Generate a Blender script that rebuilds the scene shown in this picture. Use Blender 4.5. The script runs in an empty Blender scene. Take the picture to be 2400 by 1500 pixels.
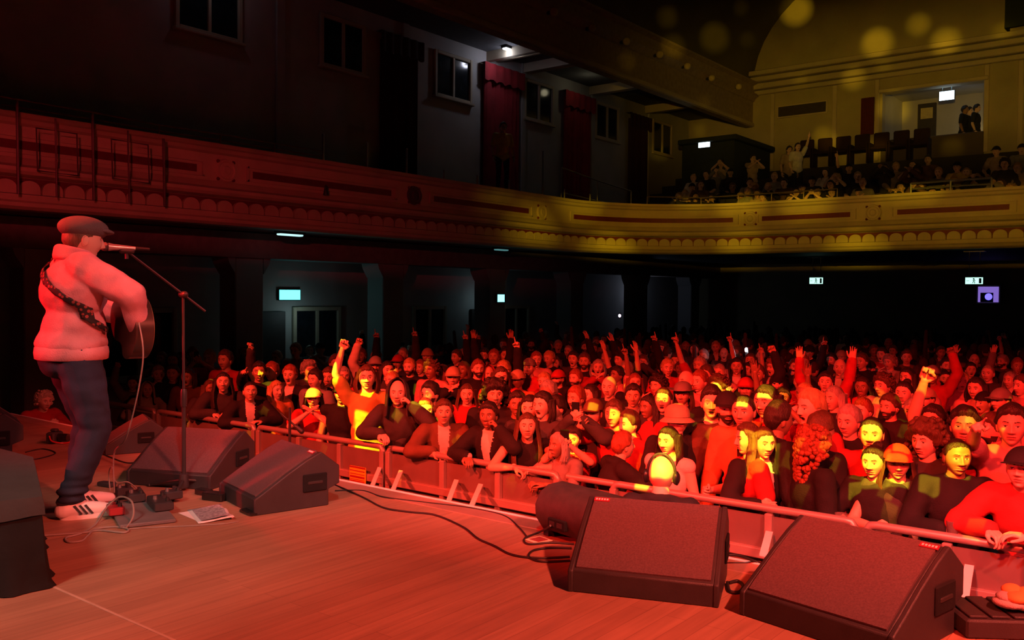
import bpy, bmesh, math, random
import numpy as np
from mathutils import Vector, Matrix, noise, Euler
random.seed(11)
sc = bpy.context.scene
COL = sc.collection
R = math.radians
PI = math.pi

# ------------------------------------------------------------------ camera
CAMZ = 1.32
F_PX = 2100.0
YAW, PITCH, ROLL = R(38.2), R(1.6), R(0.47)
cd = bpy.data.cameras.new('camera'); cam = bpy.data.objects.new('camera', cd); COL.objects.link(cam)
CM = Matrix.Rotation(YAW, 4, 'Z') @ Matrix.Rotation(PI/2 - PITCH, 4, 'X') @ Matrix.Rotation(ROLL, 4, 'Z')
cam.matrix_world = Matrix.Translation((0, 0, CAMZ)) @ CM
cd.sensor_width = 36; cd.lens = 36*F_PX/2400; cd.clip_start = 0.05; cd.clip_end = 200
sc.camera = cam
sc.view_settings.view_transform = 'Standard'; sc.view_settings.look = 'None'
sc.view_settings.gamma = 1; sc.view_settings.exposure = 0.0
sc.view_settings.use_curve_mapping = False
sc.cycles.max_bounces = 4; sc.cycles.diffuse_bounces = 2; sc.cycles.glossy_bounces = 2
sc.cycles.transmission_bounces = 3; sc.cycles.sample_clamp_indirect = 3.0
sc.cycles.use_denoising = True
w = bpy.data.worlds.new('world'); sc.world = w; w.use_nodes = True
bgn = w.node_tree.nodes['Background']; bgn.inputs[0].default_value = (0.6, 0.55, 0.6, 1); bgn.inputs[1].default_value = 0.008

def ray(px, py):
    return (CM.to_3x3() @ Vector(((px-1200)/F_PX, -(py-750)/F_PX, -1)))
def on_z(px, py, z=0.0):
    d = ray(px, py); t = (z-CAMZ)/d.z
    return Vector((d.x*t, d.y*t, z))
def on_y(px, py, y):
    d = ray(px, py); t = y/d.y
    return Vector((d.x*t, y, CAMZ+d.z*t))
def on_x(px, py, x):
    d = ray(px, py); t = x/d.x
    return Vector((x, d.y*t, CAMZ+d.z*t))
def at_d(px, py, dep):
    d = ray(px, py)
    return Vector((d.x*dep, d.y*dep, CAMZ+d.z*dep))

# ------------------------------------------------------------------ lights (the rig's lamps)
def aim(o, target):
    d = Vector(target) - o.location
    o.rotation_euler = d.to_track_quat('-Z', 'Y').to_euler()
def spot(loc, target, power, color, angle=40, blend=.5, size=.08):
    l = bpy.data.lights.new('stage_spot', 'SPOT'); l.energy = power; l.color = color
    l.spot_size = R(angle); l.spot_blend = blend; l.shadow_soft_size = size
    o = bpy.data.objects.new('stage_spot', l); COL.objects.link(o); o.location = loc; aim(o, target)
    return o
def shape_beam(o, cells=None, sq=False, ylo=None, yhi=None, xlo=None, xhi=None, soft=.02, seed=0.0, lo=.2, hi=.3):
    """framing shutters and an optional dotted gobo, as in a profile spot: coordinates are tangents in the lamp's own frame"""
    l = o.data; l.use_nodes = True; nt = l.node_tree; em = nt.nodes['Emission']
    tc = nt.nodes.new('ShaderNodeTexCoord'); sp = nt.nodes.new('ShaderNodeSeparateXYZ'); nt.links.new(tc.outputs['Normal'], sp.inputs[0])
    out = {}
    for ax in 'XY':
        dv = nt.nodes.new('ShaderNodeMath'); dv.operation = 'DIVIDE'; nt.links.new(sp.outputs[ax], dv.inputs[0]); nt.links.new(sp.outputs['Z'], dv.inputs[1])
        ng = nt.nodes.new('ShaderNodeMath'); ng.operation = 'MULTIPLY'; ng.inputs[1].default_value = -1; nt.links.new(dv.outputs[0], ng.inputs[0]); out[ax] = ng.outputs[0]
    terms = []
    def ramp(src, a, b):
        r = nt.nodes.new('ShaderNodeMapRange'); r.inputs['From Min'].default_value = a; r.inputs['From Max'].default_value = b; nt.links.new(src, r.inputs['Value']); terms.append(r.outputs[0])
    if ylo is not None: ramp(out['Y'], ylo-soft, ylo+soft)
    if yhi is not None: ramp(out['Y'], yhi+soft, yhi-soft)
    if xlo is not None: ramp(out['X'], xlo-soft, xlo+soft)
    if xhi is not None: ramp(out['X'], xhi+soft, xhi-soft)
    if cells:
        cb = nt.nodes.new('ShaderNodeCombineXYZ'); nt.links.new(out['X'], cb.inputs[0]); nt.links.new(out['Y'], cb.inputs[1])
        mp = nt.nodes.new('ShaderNodeMapping'); mp.inputs['Location'].default_value = (seed, seed*.7, 0); mp.inputs['Scale'].default_value = (cells, cells, 1)
        vo = nt.nodes.new('ShaderNodeTexVoronoi'); vo.inputs['Scale'].default_value = 1.0; vo.inputs['Randomness'].default_value = .8
        
        if sq: vo.distance = 'CHEBYCHEV'; mp.inputs['Rotation'].default_value = (0, 0, .35)
        nt.links.new(cb.outputs[0], mp.inputs[0]); nt.links.new(mp.outputs[0], vo.inputs['Vector']); ramp(vo.outputs['Distance'], hi, lo)
    cur = terms[0]
    for t in terms[1:]:
        mu = nt.nodes.new('ShaderNodeMath'); mu.operation = 'MULTIPLY'; nt.links.new(cur, mu.inputs[0]); nt.links.new(t, mu.inputs[1]); cur = mu.outputs[0]
    nt.links.new(cur, em.inputs['Strength']); return o
FLOOR = -1.35; RAILY = 6.0; RAILZ = -0.14; STAGEY = 4.19
RED = (1.0, .045, .02); YEL = (1.0, .62, .02); PNK = (1.0, .30, .26)
# red wash on the front of the crowd, from the rig above the stage
shape_beam(spot((-1.0, -2.5, 5.6), (-2.2, 8.6, 0.0), 9800, (1, .030, .012), 62, .8, .12), ylo=-.23, yhi=.19, soft=.07)
shape_beam(spot((-7.0, -1.5, 5.4), (-6.2, 7.6, 0.0), 8500, (1, .042, .020), 54, .8, .12), ylo=-.23, yhi=.12, soft=.06)
shape_beam(spot((3.5, -2.0, 5.4), (0.4, 8.6, 0.0), 4300, (1, .012, .024), 54, .9, .12), ylo=-.23, yhi=.19, soft=.07)
# red on the stage boards and the monitors
spot((2.2, 2.2, 4.6), (-1.4, 3.0, 0.0), 3500, (1, .12, .075), 74, .9, .1)
spot((-1.5, 6.2, 5.5), (-7.3, 4.0, 0.0), 1100, (1, .07, .07), 40, .9, .1)
spot((-2.5, -2.0, 4.8), (-4.5, 2.0, 0.0), 900, (1, .66, .52), 30, 1, .5)
# the singer: saturated red from behind, soft pinkish white from the front of house
spot((-9.5, -2.2, 2.6), (-5.4, 2.4, 1.2), 3200, (1, .008, .02), 20, .7, .08)
spot((-.5, 9.0, 5.6), (-5.3, 2.5, 0.8), 330, (1, .42, .46), 16, .7, .08)
# red glow on the side gallery front, amber on the rear gallery
shape_beam(spot((-2.5, 0.0, 3.4), (-12.6, 5.5, 3.0), 1000, (1, .05, .075), 76, 1, .08), ylo=-.062, yhi=.055, soft=.012)
def tilt(z, y, z0, y0): return (z-z0)/(y-y0)
# pale light skimming the pit, the stage edge and the rails
shape_beam(spot((-1.0, 1.0, 4.6), (-2.6, 5.4, -.6), 420, (1, .74, .68), 96, .8, .1), ylo=-.10, yhi=.10, soft=.05)
# rear gallery front: a flat amber strip of light broken into soft pools
shape_beam(spot((0.5, -1.5, 2.6), (-5.6, 21.4, 3.0), 19000, (1, .64, .01), 50, .7, .04), cells=13, ylo=-.024, yhi=.034, soft=.006, seed=2.3, lo=.12, hi=.55)
shape_beam(spot((0.3, -1.5, 2.6), (-5.6, 21.4, 3.0), 4200, (1, .50, .02), 50, .7, .04), ylo=-.024, yhi=.034, soft=.006)
# upper rear wall: dotted pattern
shape_beam(spot((0.5, -1.0, 2.6), (-5.6, 29.0, 8.0), 17000, (1, .60, .02), 44, .9, .03), cells=23, ylo=-.075, yhi=.25, soft=.01, seed=6.3, lo=.2, hi=.42)
shape_beam(spot((0.3, -1.0, 2.6), (-5.6, 29.0, 8.0), 5000, (1, .60, .05), 44, .9, .05), ylo=-.072, yhi=.06, soft=.03)
shape_beam(spot((0.3, -1.0, 2.6), (-5.6, 23.0, 4.4), 900, (1, .48, .1), 44, .9, .05), ylo=-.04, yhi=.08, soft=.02)  # weak fill added for the seated gallery audience
# hard yellow pattern thrown over the crowd by four profile spots
for k_, (gx, tx_, pw) in enumerate([(-6.8, -8.0, 4000), (-4.2, -5.4, 5000), (-1.6, -2.9, 5500), (0.8, -1.0, 5500)]):
    shape_beam(spot((gx, 1.5, 5.6), (tx_, 8.0, 0.1), pw, (1, .50, .02), 38, .3, .006), cells=26, sq=True, ylo=-.20, yhi=.16, soft=.03, seed=5.1+k_*3.3, lo=.14, hi=.18)

# narrow spots added one per lit face for the gobo's patches
for px_, py_, y_, r_ in [(523, 898, 6.5, .11), (493, 914, 6.4, .05), (586, 912, 6.4, .07), (607, 868, 6.9, .05), (733, 932, 6.4, .09), (801, 921, 6.4, .09), (848, 985, 6.3, .16), (840, 882, 6.3, .06), (876, 922, 6.9, .06), (932, 926, 6.4, .06), (935, 852, 8.5, .08), (998, 962, 6.4, .09), (1040, 975, 6.4, .05), (1134, 932, 6.7, .06),
        (1342, 1030, 6.4, .07), (1391, 960, 6.8, .05), (1440, 970, 6.7, .06), (1426, 903, 7.8, .06), (1474, 992, 6.7, .06), (1542, 900, 7.6, .06), (1566, 1030, 6.3, .10), (1553, 1088, 4.8, .08), (1656, 872, 8.6, .12), (1690, 872, 8.6, .07), (1560, 862, 8.6, .06), (1743, 955, 6.6, .05), (1752, 1030, 6.3, .07), (1789, 1042, 6.3, .11), (1772, 1100, 6.3, .08), (1796, 927, 6.9, .07),
        (2042, 1012, 6.6, .08), (2050, 1084, 6.3, .11), (2100, 1090, 6.3, .08), (2112, 1052, 6.4, .06), (2243, 1062, 6.3, .08), (2175, 1105, 6.2, .07), (1998, 1095, 6.2, .05), (2020, 905, 7.6, .05), (1505, 1130, 6.0, .07), (1425, 838, 9.5, .08), (1835, 905, 8.0, .05)]:
    t_ = on_y(px_, py_, y_); s_ = Vector((t_.x*.8+.6, 1.2, 5.6)); D_ = (t_-s_).length
    q_ = r_/D_; b_ = spot(s_, t_, 13000, (1, .72, .02), math.degrees(2*math.atan(q_*1.25)), .25, .004)
    shape_beam(b_, ylo=-q_*.95, yhi=q_*.8, xlo=-q_*.8, xhi=q_*.9, soft=q_*.10)

# ------------------------------------------------------------------ materials
MATS = {}
def mat(name, color, rough=.6, metal=0.0, var=.15, vscale=8.0, bump=0.0, bscale=60.0, emit=None, objcol=False, spec=.5, trans=0.0, stretch=None):
    if name in MATS: return MATS[name]
    m = bpy.data.materials.new(name); m.use_nodes = True; nt = m.node_tree; b = nt.nodes['Principled BSDF']
    b.inputs['Roughness'].default_value = rough; b.inputs['Metallic'].default_value = metal
    b.inputs['Specular IOR Level'].default_value = spec
    tc = nt.nodes.new('ShaderNodeTexCoord'); nz = nt.nodes.new('ShaderNodeTexNoise'); nz.inputs['Scale'].default_value = vscale
    nz.inputs['Detail'].default_value = 4
    src = tc.outputs['Object']
    if stretch:
        mp = nt.nodes.new('ShaderNodeMapping'); mp.inputs['Scale'].default_value = stretch
        nt.links.new(src, mp.inputs[0]); src = mp.outputs[0]
    nt.links.new(src, nz.inputs['Vector'])
    mr = nt.nodes.new('ShaderNodeMapRange'); mr.inputs['To Min'].default_value = 1-var; mr.inputs['To Max'].default_value = 1+var
    mr.inputs['From Min'].default_value = .3; mr.inputs['From Max'].default_value = .7
    nt.links.new(nz.outputs['Fac'], mr.inputs['Value'])
    mx = nt.nodes.new('ShaderNodeVectorMath'); mx.operation = 'SCALE'
    if objcol:
        oi = nt.nodes.new('ShaderNodeObjectInfo'); nt.links.new(oi.outputs['Color'], mx.inputs[0])
    else:
        mx.inputs[0].default_value = color[:3]
    nt.links.new(mr.outputs[0], mx.inputs['Scale']); nt.links.new(mx.outputs[0], b.inputs['Base Color'])
    if bump:
        n2 = nt.nodes.new('ShaderNodeTexNoise'); n2.inputs['Scale'].default_value = bscale; n2.inputs['Detail'].default_value = 3
        nt.links.new(src, n2.inputs['Vector'])
        bp = nt.nodes.new('ShaderNodeBump'); bp.inputs['Strength'].default_value = bump; bp.inputs['Distance'].default_value = .01
        nt.links.new(n2.outputs['Fac'], bp.inputs['Height']); nt.links.new(bp.outputs[0], b.inputs['Normal'])
    if emit:
        b.inputs['Emission Color'].default_value = (*emit[:3], 1); b.inputs['Emission Strength'].default_value = emit[3]
    if trans: b.inputs['Transmission Weight'].default_value = trans
    MATS[name] = m
    return m
def wood_mat():
    m = bpy.data.materials.new('stage_boards'); m.use_nodes = True; nt = m.node_tree; b = nt.nodes['Principled BSDF']
    tc = nt.nodes.new('ShaderNodeTexCoord')
    mp = nt.nodes.new('ShaderNodeMapping'); mp.inputs['Rotation'].default_value = (0, 0, PI/2)
    nt.links.new(tc.outputs['Object'], mp.inputs[0])
    br = nt.nodes.new('ShaderNodeTexBrick'); br.offset = .37
    br.inputs['Scale'].default_value = 1.0; br.inputs['Brick Width'].default_value = 2.4; br.inputs['Row Height'].default_value = .088
    br.inputs['Mortar Size'].default_value = .0018; br.inputs['Mortar Smooth'].default_value = .3; br.inputs['Bias'].default_value = 0
    br.inputs['Color1'].default_value = (.335, .19, .12, 1); br.inputs['Color2'].default_value = (.39, .23, .145, 1); br.inputs['Mortar'].default_value = (.24, .13, .08, 1)
    nt.links.new(mp.outputs[0], br.inputs['Vector'])
    g = nt.nodes.new('ShaderNodeMapping'); g.inputs['Scale'].default_value = (22, 1.2, 4); nt.links.new(tc.outputs['Object'], g.inputs[0])
    nz = nt.nodes.new('ShaderNodeTexNoise'); nz.inputs['Scale'].default_value = 1.6; nz.inputs['Detail'].default_value = 6; nt.links.new(g.outputs[0], nz.inputs['Vector'])
    nb = nt.nodes.new('ShaderNodeTexNoise'); nb.inputs['Scale'].default_value = 1.3; nb.inputs['Detail'].default_value = 5; nt.links.new(tc.outputs['Object'], nb.inputs['Vector'])
    ad = nt.nodes.new('ShaderNodeMath'); ad.operation = 'ADD'; nt.links.new(nz.outputs['Fac'], ad.inputs[0]); nt.links.new(nb.outputs['Fac'], ad.inputs[1])
    mr = nt.nodes.new('ShaderNodeMapRange'); mr.inputs['From Min'].default_value = .6; mr.inputs['From Max'].default_value = 1.4
    mr.inputs['To Min'].default_value = .72; mr.inputs['To Max'].default_value = 1.25; nt.links.new(ad.outputs[0], mr.inputs['Value'])
    sx = nt.nodes.new('ShaderNodeVectorMath'); sx.operation = 'SCALE'; nt.links.new(br.outputs['Color'], sx.inputs[0]); nt.links.new(mr.outputs[0], sx.inputs['Scale'])
    nt.links.new(sx.outputs[0], b.inputs['Base Color'])
    rr = nt.nodes.new('ShaderNodeMapRange'); rr.inputs['To Min'].default_value = .34; rr.inputs['To Max'].default_value = .6; nt.links.new(nb.outputs['Fac'], rr.inputs['Value'])
    nt.links.new(rr.outputs[0], b.inputs['Roughness'])
    bp = nt.nodes.new('ShaderNodeBump'); bp.inputs['Strength'].default_value = .25; bp.inputs['Distance'].default_value = .004
    nt.links.new(ad.outputs[0], bp.inputs['Height']); nt.links.new(bp.outputs[0], b.inputs['Normal'])
    MATS['stage_boards'] = m
    return m
PLASTER = mat('cream_plaster', (.50, .42, .30), .75, var=.10, vscale=1.5)
PLASTER2 = mat('off_white_wall', (.42, .40, .38), .8, var=.12, vscale=1.2)
DARKWALL = mat('dark_wall', (.10, .075, .07), .85, var=.2, vscale=1.0)
MAROON = mat('maroon_paint', (.13, .012, .016), .6, var=.15)
CURTAIN = mat('red_curtain', (.30, .01, .018), .85, var=.2, vscale=3)
BLACKP = mat('black_paint', (.034, .032, .034), .5, bump=.25, bscale=320)
GRILLE = mat('speaker_grille', (.115, .075, .080), .55, var=.25, vscale=120, bump=.5, bscale=500)
CLOTHB = mat('black_cloth', (.012, .014, .014), .95, bump=.3, bscale=40, spec=.2)
METAL = mat('brushed_metal', (.42, .42, .42), .38, .85, bump=.05)
DMETAL = mat('dark_metal', (.045, .045, .045), .45, .4)
ALU = mat('barrier_aluminium', (.44, .38, .36), .40, .45, var=.06, vscale=4)
ALUP = mat('barrier_tread', (.17, .14, .13), .55, .2, var=.10, vscale=5)
WHITE = mat('white_tape', (.85, .85, .85), .5, var=.03)
PAPER = mat('paper', (.8, .8, .82), .7, var=.03)
INK = mat('ink', (.06, .06, .07), .7)
RUBBER = mat('cable_rubber', (.02, .02, .02), .5)
TANC = mat('grey_cable', (.28, .25, .22), .5)
YELS = mat('yellow_sign', (.85, .6, .03), .5, var=.03)
REDP = mat('red_plastic', (.5, .01, .015), .35)
SEATM = mat('seat_velvet', (.028, .008, .008), .9)
WINGL = mat('dark_glass', (.012, .016, .022), .12, var=.3)
SKIN = mat('skin', None, .5, var=.06, vscale=20, objcol=True)
CLO = mat('garment', None, .85, var=.16, vscale=9, bump=.35, bscale=120, objcol=True, spec=.3)
HAIR = mat('hair_strands', None, .5, var=.3, vscale=10, bump=.8, bscale=30, objcol=True, stretch=(6, 6, 1))
LIPS = mat('lips', (.42, .17, .14), .45); EYE = mat('eyes', (.05, .035, .03), .15); BROW = mat('brows', (.05, .03, .02), .7)
MOUTH = mat('mouth_inside', (.05, .01, .01), .5); TROUS = mat('trousers', (.02, .022, .03), .9); SHIRT = mat('pale_shirt', (.62, .58, .56), .85)
EYEW = mat('eye_white', (.62, .56, .52), .3, var=.02)
TEETH = mat('teeth', (.7, .68, .6), .3)

# ------------------------------------------------------------------ mesh collector
class MB:
    def __init__(s): s.v = []; s.f = []; s.m = []; s.cur = 0; s.X = Matrix.Identity(4)
    def add(s, vs, fs, mi=None):
        o = len(s.v); X = s.X
        s.v.extend([tuple(X @ Vector(p)) for p in vs]); s.f.extend([tuple(i+o for i in f) for f in fs])
        mi = s.cur if mi is None else mi
        if isinstance(mi, (list, tuple)): s.m.extend(mi)
        else: s.m.extend([mi]*len(fs))
        return s
    def box(s, lo, hi, mi=None, bev=0.0):
        x0, y0, z0 = lo; x1, y1, z1 = hi
        if x0 > x1: x0, x1 = x1, x0
        if y0 > y1: y0, y1 = y1, y0
        if z0 > z1: z0, z1 = z1, z0
        if bev > 0:
            b = min(bev, (x1-x0)/2.01, (y1-y0)/2.01, (z1-z0)/2.01)
            poly = [(x0+b, y0), (x1-b, y0), (x1, y0+b), (x1, y1-b), (x1-b, y1), (x0+b, y1), (x0, y1-b), (x0, y0+b)]
            cx, cy = (x0+x1)/2, (y0+y1)/2
            ins = [(cx+(px-cx)*(1-2*b/max(x1-x0, 1e-6)), cy+(py-cy)*(1-2*b/max(y1-y0, 1e-6))) for px, py in poly]
            vs = [(px, py, z0) for px, py in ins]+[(px, py, z0+b) for px, py in poly]+[(px, py, z1-b) for px, py in poly]+[(px, py, z1) for px, py in ins]
            fs = [tuple(range(7, -1, -1)), tuple(range(24, 32))]
            for k in range(3):
                for i in range(8):
                    j = (i+1) % 8; fs.append((k*8+i, k*8+j, k*8+8+j, k*8+8+i))
            return s.add(vs, fs, mi)
        vs = [(x0, y0, z0), (x1, y0, z0), (x1, y1, z0), (x0, y1, z0), (x0, y0, z1), (x1, y0, z1), (x1, y1, z1), (x0, y1, z1)]
        return s.add(vs, [(3, 2, 1, 0), (4, 5, 6, 7), (0, 1, 5, 4), (1, 2, 6, 5), (2, 3, 7, 6), (3, 0, 4, 7)], mi)
    def tube(s, pts, r, n=8, mi=None, closed=False, caps=True):
        pts = [Vector(p) for p in pts]; N = len(pts)
        rs = r if isinstance(r, (list, tuple)) else [r]*N
        vs = []; fs = []; up = None
        for i, p in enumerate(pts):
            a = pts[(i-1) % N] if (i > 0 or closed) else p; b = pts[(i+1) % N] if (i < N-1 or closed) else p
            t = (b-a).normalized() if (b-a).length > 1e-9 else Vector((0, 0, 1))
            if up is None: up = Vector((0, 0, 1)) if abs(t.z) < .9 else Vector((1, 0, 0))
            u = (up - t*up.dot(t)); u = u.normalized() if u.length > 1e-6 else t.orthogonal().normalized()
            up = u; w_ = t.cross(u)
            for k in range(n):
                an = 2*PI*k/n; vs.append(p + (u*math.cos(an)+w_*math.sin(an))*rs[i])
        segs = N if closed else N-1
        for i in range(segs):
            j = (i+1) % N
            for k in range(n):
                l = (k+1) % n; fs.append((i*n+k, i*n+l, j*n+l, j*n+k))
        if caps and not closed:
            fs.append(tuple(range(n-1, -1, -1))); fs.append(tuple((N-1)*n+k for k in range(n)))
        return s.add(vs, fs, mi)
    def cap(s, p0, p1, r0, r1, n=12, mi=None):
        """tapered capsule"""
        p0 = Vector(p0); p1 = Vector(p1); t = (p1-p0); L = t.length; t = t/L if L > 1e-6 else Vector((0, 0, 1))
        pts = []; rs = []
        for k in range(4):
            a = PI/2*(k/3.2+.05); pts.append(p0 - t*r0*math.cos(a)); rs.append(r0*math.sin(a))
        pts.append(p0); rs.append(r0); pts.append(p1); rs.append(r1)
        for k in range(3, -1, -1):
            a = PI/2*(k/3.2+.05); pts.append(p1 + t*r1*math.cos(a)); rs.append(r1*math.sin(a))
        return s.tube(pts, rs, n, mi)
    def chain(s, pts, rs, n=12, mi=None):
        for a, b, ra, rb in zip(pts[:-1], pts[1:], rs[:-1], rs[1:]): s.cap(a, b, ra, rb, n, mi)
        return s
    def ell(s, c, r, nu=20, nv=12, mi=None, rot=None):
        c = Vector(c); vs = []; fs = []
        for j in range(nv+1):
            ph = PI*j/nv
            for i in range(nu):
                th = 2*PI*i/nu; p = Vector((r[0]*math.sin(ph)*math.cos(th), r[1]*math.sin(ph)*math.sin(th), r[2]*math.cos(ph)))
                if rot: p = rot @ p
                vs.append(c+p)
        for j in range(nv):
            for i in range(nu):
                k = (i+1) % nu; fs.append((j*nu+i, (j+1)*nu+i, (j+1)*nu+k, j*nu+k))
        return s.add(vs, fs, mi)
    def prism(s, poly, a, b, axis='x', mi=None):
        """polygon in the plane across axis, extruded from a to b"""
        n = len(poly)
        def P(u, v, w_):
            return {'x': (w_, u, v), 'y': (u, w_, v), 'z': (u, v, w_)}[axis]
        vs = [P(u, v, a) for u, v in poly]+[P(u, v, b) for u, v in poly]
        fs = [tuple(range(n)), tuple(range(2*n-1, n-1, -1))]+[(i, i+n, (i+1) % n+n, (i+1) % n) for i in range(n)]
        return s.add(vs, fs, mi)
    def lathe(s, prof, n=24, c=(0, 0, 0), mi=None):
        vs = [(c[0]+r*math.cos(2*PI*k/n), c[1]+r*math.sin(2*PI*k/n), c[2]+z) for r, z in prof for k in range(n)]
        fs = [(i*n+k, i*n+(k+1) % n, (i+1)*n+(k+1) % n, (i+1)*n+k) for i in range(len(prof)-1) for k in range(n)]
        return s.add(vs, fs, mi)
    def mesh(s, name='m', mats=None, smooth=None):
        me = bpy.data.meshes.new(name); me.from_pydata(s.v, [], s.f)
        if mats:
            for m in mats: me.materials.append(m)
            me.polygons.foreach_set('material_index', s.m)
        me.update()
        if smooth is not None:
            bm = bmesh.new(); bm.from_mesh(me); bmesh.ops.recalc_face_normals(bm, faces=bm.faces); bm.to_mesh(me); bm.free()
            me.polygons.foreach_set('use_smooth', [True]*len(me.polygons))
            if smooth < 180:
                try: me.set_sharp_from_angle(angle=R(smooth))
                except Exception: pass
        return me
    def build(s, name, mats, parent=None, smooth=35, **k):
        if not isinstance(mats, (list, tuple)): mats = [mats]
        return obj(name, s.mesh(name, mats, smooth), parent, **k)
def obj(name, me, parent=None, **k):
    o = bpy.data.objects.new(name, me); COL.objects.link(o)
    if parent: o.parent = parent
    if k: tag(o, **k)
    return o
def tag(o, label=None, cat=None, group=None, kind=None, loc=None, rz=None):
    if label: o['label'] = label
    if cat: o['category'] = cat
    if group: o['group'] = group
    if kind: o['kind'] = kind
    if loc is not None: o.location = loc
    if rz is not None: o.rotation_euler = (0, 0, rz)
    return o
def thing(name, label, cat, loc=(0, 0, 0), rz=0, group=None):
    o = bpy.data.objects.new(name, None); COL.objects.link(o)
    return tag(o, label, cat, group, loc=loc, rz=rz)
def struct(name, mb, mats, smooth=35, parent=None):
    o = mb.build(name, mats, parent, smooth)
    if not parent: o['kind'] = 'structure'
    return o
def smoothpath(pts, n=6):
    P = [Vector(p) for p in pts]; out = []
    for i in range(len(P)-1):
        a = P[max(i-1, 0)]; b = P[i]; c = P[i+1]; d = P[min(i+2, len(P)-1)]
        for k in range(n):
            t = k/n
            out.append(.5*((2*b)+(c-a)*t+(2*a-5*b+4*c-d)*t*t+(3*b-a-3*c+d)*t**3))
    out.append(P[-1]); return out
# ================================================================== THE HALL
wood = wood_mat()
m = MB(); m.box((-16, -3.5, -.06), (5, STAGEY-.16, 0)); struct('floor_stage', m, wood)
m = MB(); m.box((-16, STAGEY-.16, -.10), (5, STAGEY, .004), bev=.004); struct('trim_1', m, mat('edge_plank', (.34, .2, .15), .5, var=.2, vscale=3))
m = MB(); m.box((-16, STAGEY, -.12), (5, STAGEY+.022, .010), bev=.004); struct('trim_2', m, WHITE)
m = MB(); m.box((-16, STAGEY-.12, FLOOR), (5, STAGEY-.05, -.1)); struct('wall_stage_front', m, DARKWALL)
m = MB(); m.box((-17, STAGEY-.05, FLOOR-.1), (9, 29.4, FLOOR)); struct('floor', m, mat('hall_floor', (.06, .04, .035), .6))
# inlaid trap edge across the boards
pa = on_z(95, 1362); 
m = MB(); m.box((-16, pa.y-.006, 0), (-1.9, pa.y+.006, .0015)); struct('trim_3', m, mat('board_joint', (.5, .36, .28), .5))
m = MB(); m.box((-16, 1.2, 0), (-2.2, 1.206, .0012)); struct('trim_4', m, MATS['board_joint'])

WX = -15.0; BX = -12.6; BY = 21.4; BZ = 2.4; WY = 29.2; RR = 3.5
m = MB(); m.box((WX-.3, -3.5, FLOOR), (WX, WY+.3, 13.5)); struct('wall_left', m, PLASTER2)
m = MB()
# rear wall with the gallery doorway left open
dx0, dx1 = on_y(2068, 260, WY).x, on_y(2308, 260, WY).x
dz0, dz1 = 5.42, on_y(2180, 205, WY).z
m.box((WX, WY, FLOOR), (dx0, WY+.3, 13.5)); m.box((dx1, WY, FLOOR), (9, WY+.3, 13.5)); m.box((dx0, WY, FLOOR), (dx1, WY+.3, dz0)); m.box((dx0, WY, dz1), (dx1, WY+.3, 13.5))
struct('wall_back', m, mat('rear_plaster', (.40, .34, .20), .8, var=.12, vscale=1))
m = MB(); m.box((dx0-.3, WY+2.6, dz0-.2), (dx1+.3, WY+2.8, dz1+.4)); m.box((dx0-.3, WY+.3, dz0-.2), (dx0-.1, WY+2.8, dz1+.4)); m.box((dx1+.1, WY+.3, dz0-.2), (dx1+.3, WY+2.8, dz1+.4))
m.box((dx0-.3, WY+.3, dz1+.2), (dx1+.3, WY+2.8, dz1+.4)); m.box((dx0-.3, WY+.3, dz0-.2), (dx1+.3, WY+2.8, dz0)); struct('wall_lobby', m, PLASTER2)
m = MB(); m.box((dx0, WY-.1, dz0), (dx1, WY+.2, on_y(2200, 318, WY).z), bev=.02); struct('wall_parapet', m, DARKWALL)
m = MB(); m.box((9, -3.5, FLOOR), (9.3, WY+.3, 13.5)); struct('wall_right', m, DARKWALL)
m = MB(); m.box((WX-.3, -3.8, FLOOR), (9.3, -3.5, 13.5)); struct('wall_front', m, CLOTHB)
# vaulted ceiling: coved sides rising to a flat crown
prof = []
for k in range(13):
    a = PI/2*k/12; prof.append((BX+4.6*(1-math.cos(a)), 8.55+3.6*math.sin(a)))
prof = prof+[(9.2, 12.15), (9.2, 12.4), (BX-.3, 12.4), (BX-.3, 8.55)]
m = MB(); m.prism(prof, -3.6, WY+.2, 'y'); struct('ceiling', m, mat('ceiling_paint', (.12, .10, .06), .9, var=.15, vscale=.7), 60)
# bulkhead over the side gallery, with its moulding and row of globes
m = MB(); m.box((BX-.25, -3.5, 7.1), (BX, WY, 8.55)); struct('wall_bulkhead', m, mat('bulkhead_paint', (.34, .26, .17), .8))
m = MB(); m.prism([(BX, 7.12), (BX+.06, 7.12), (BX+.06, 7.2), (BX+.03, 7.25), (BX, 7.25)], -3.5, WY, 'y'); struct('trim_5', m, PLASTER)
m = MB(); m.prism([(BX, 7.95), (BX+.05, 7.97), (BX+.09, 8.05), (BX+.2, 8.12), (BX+.2, 8.18), (BX+.1, 8.2), (BX+.1, 8.45), (BX+.24, 8.5), (BX+.24, 8.56), (BX, 8.56)], -3.5, WY, 'y'); struct('trim_6', m, MATS['bulkhead_paint'])
m = MB(); m.box((WX, -3.5, 7.6), (BX-.25, WY, 7.75)); struct('ceiling_side', m, mat('side_ceiling', (.08, .08, .085), .9))
for k, (px, py) in enumerate([(1205, 122), (1290, 150), (1440, 205), (1590, 247)]):
    p = on_z(px, py, 7.5)
    m = MB(); m.box((WX, p.y-.16, 7.36), (BX-.25, p.y+.0, 7.6)); m.box((WX, p.y+.22, 7.42), (BX-.25, p.y+.32, 7.6)); struct('beam', m, PLASTER)
# rear wall cornice in four steps
for k, (z0, z1, d) in enumerate([(8.15, 8.3, .12), (8.32, 8.52, .22), (8.55, 8.72, .32), (8.74, 8.9, .44)]):
    m = MB(); m.box((BX, WY-d, z0), (9, WY, z1), bev=.02); struct('trim_%d' % (7+k), m, PLASTER)
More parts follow.
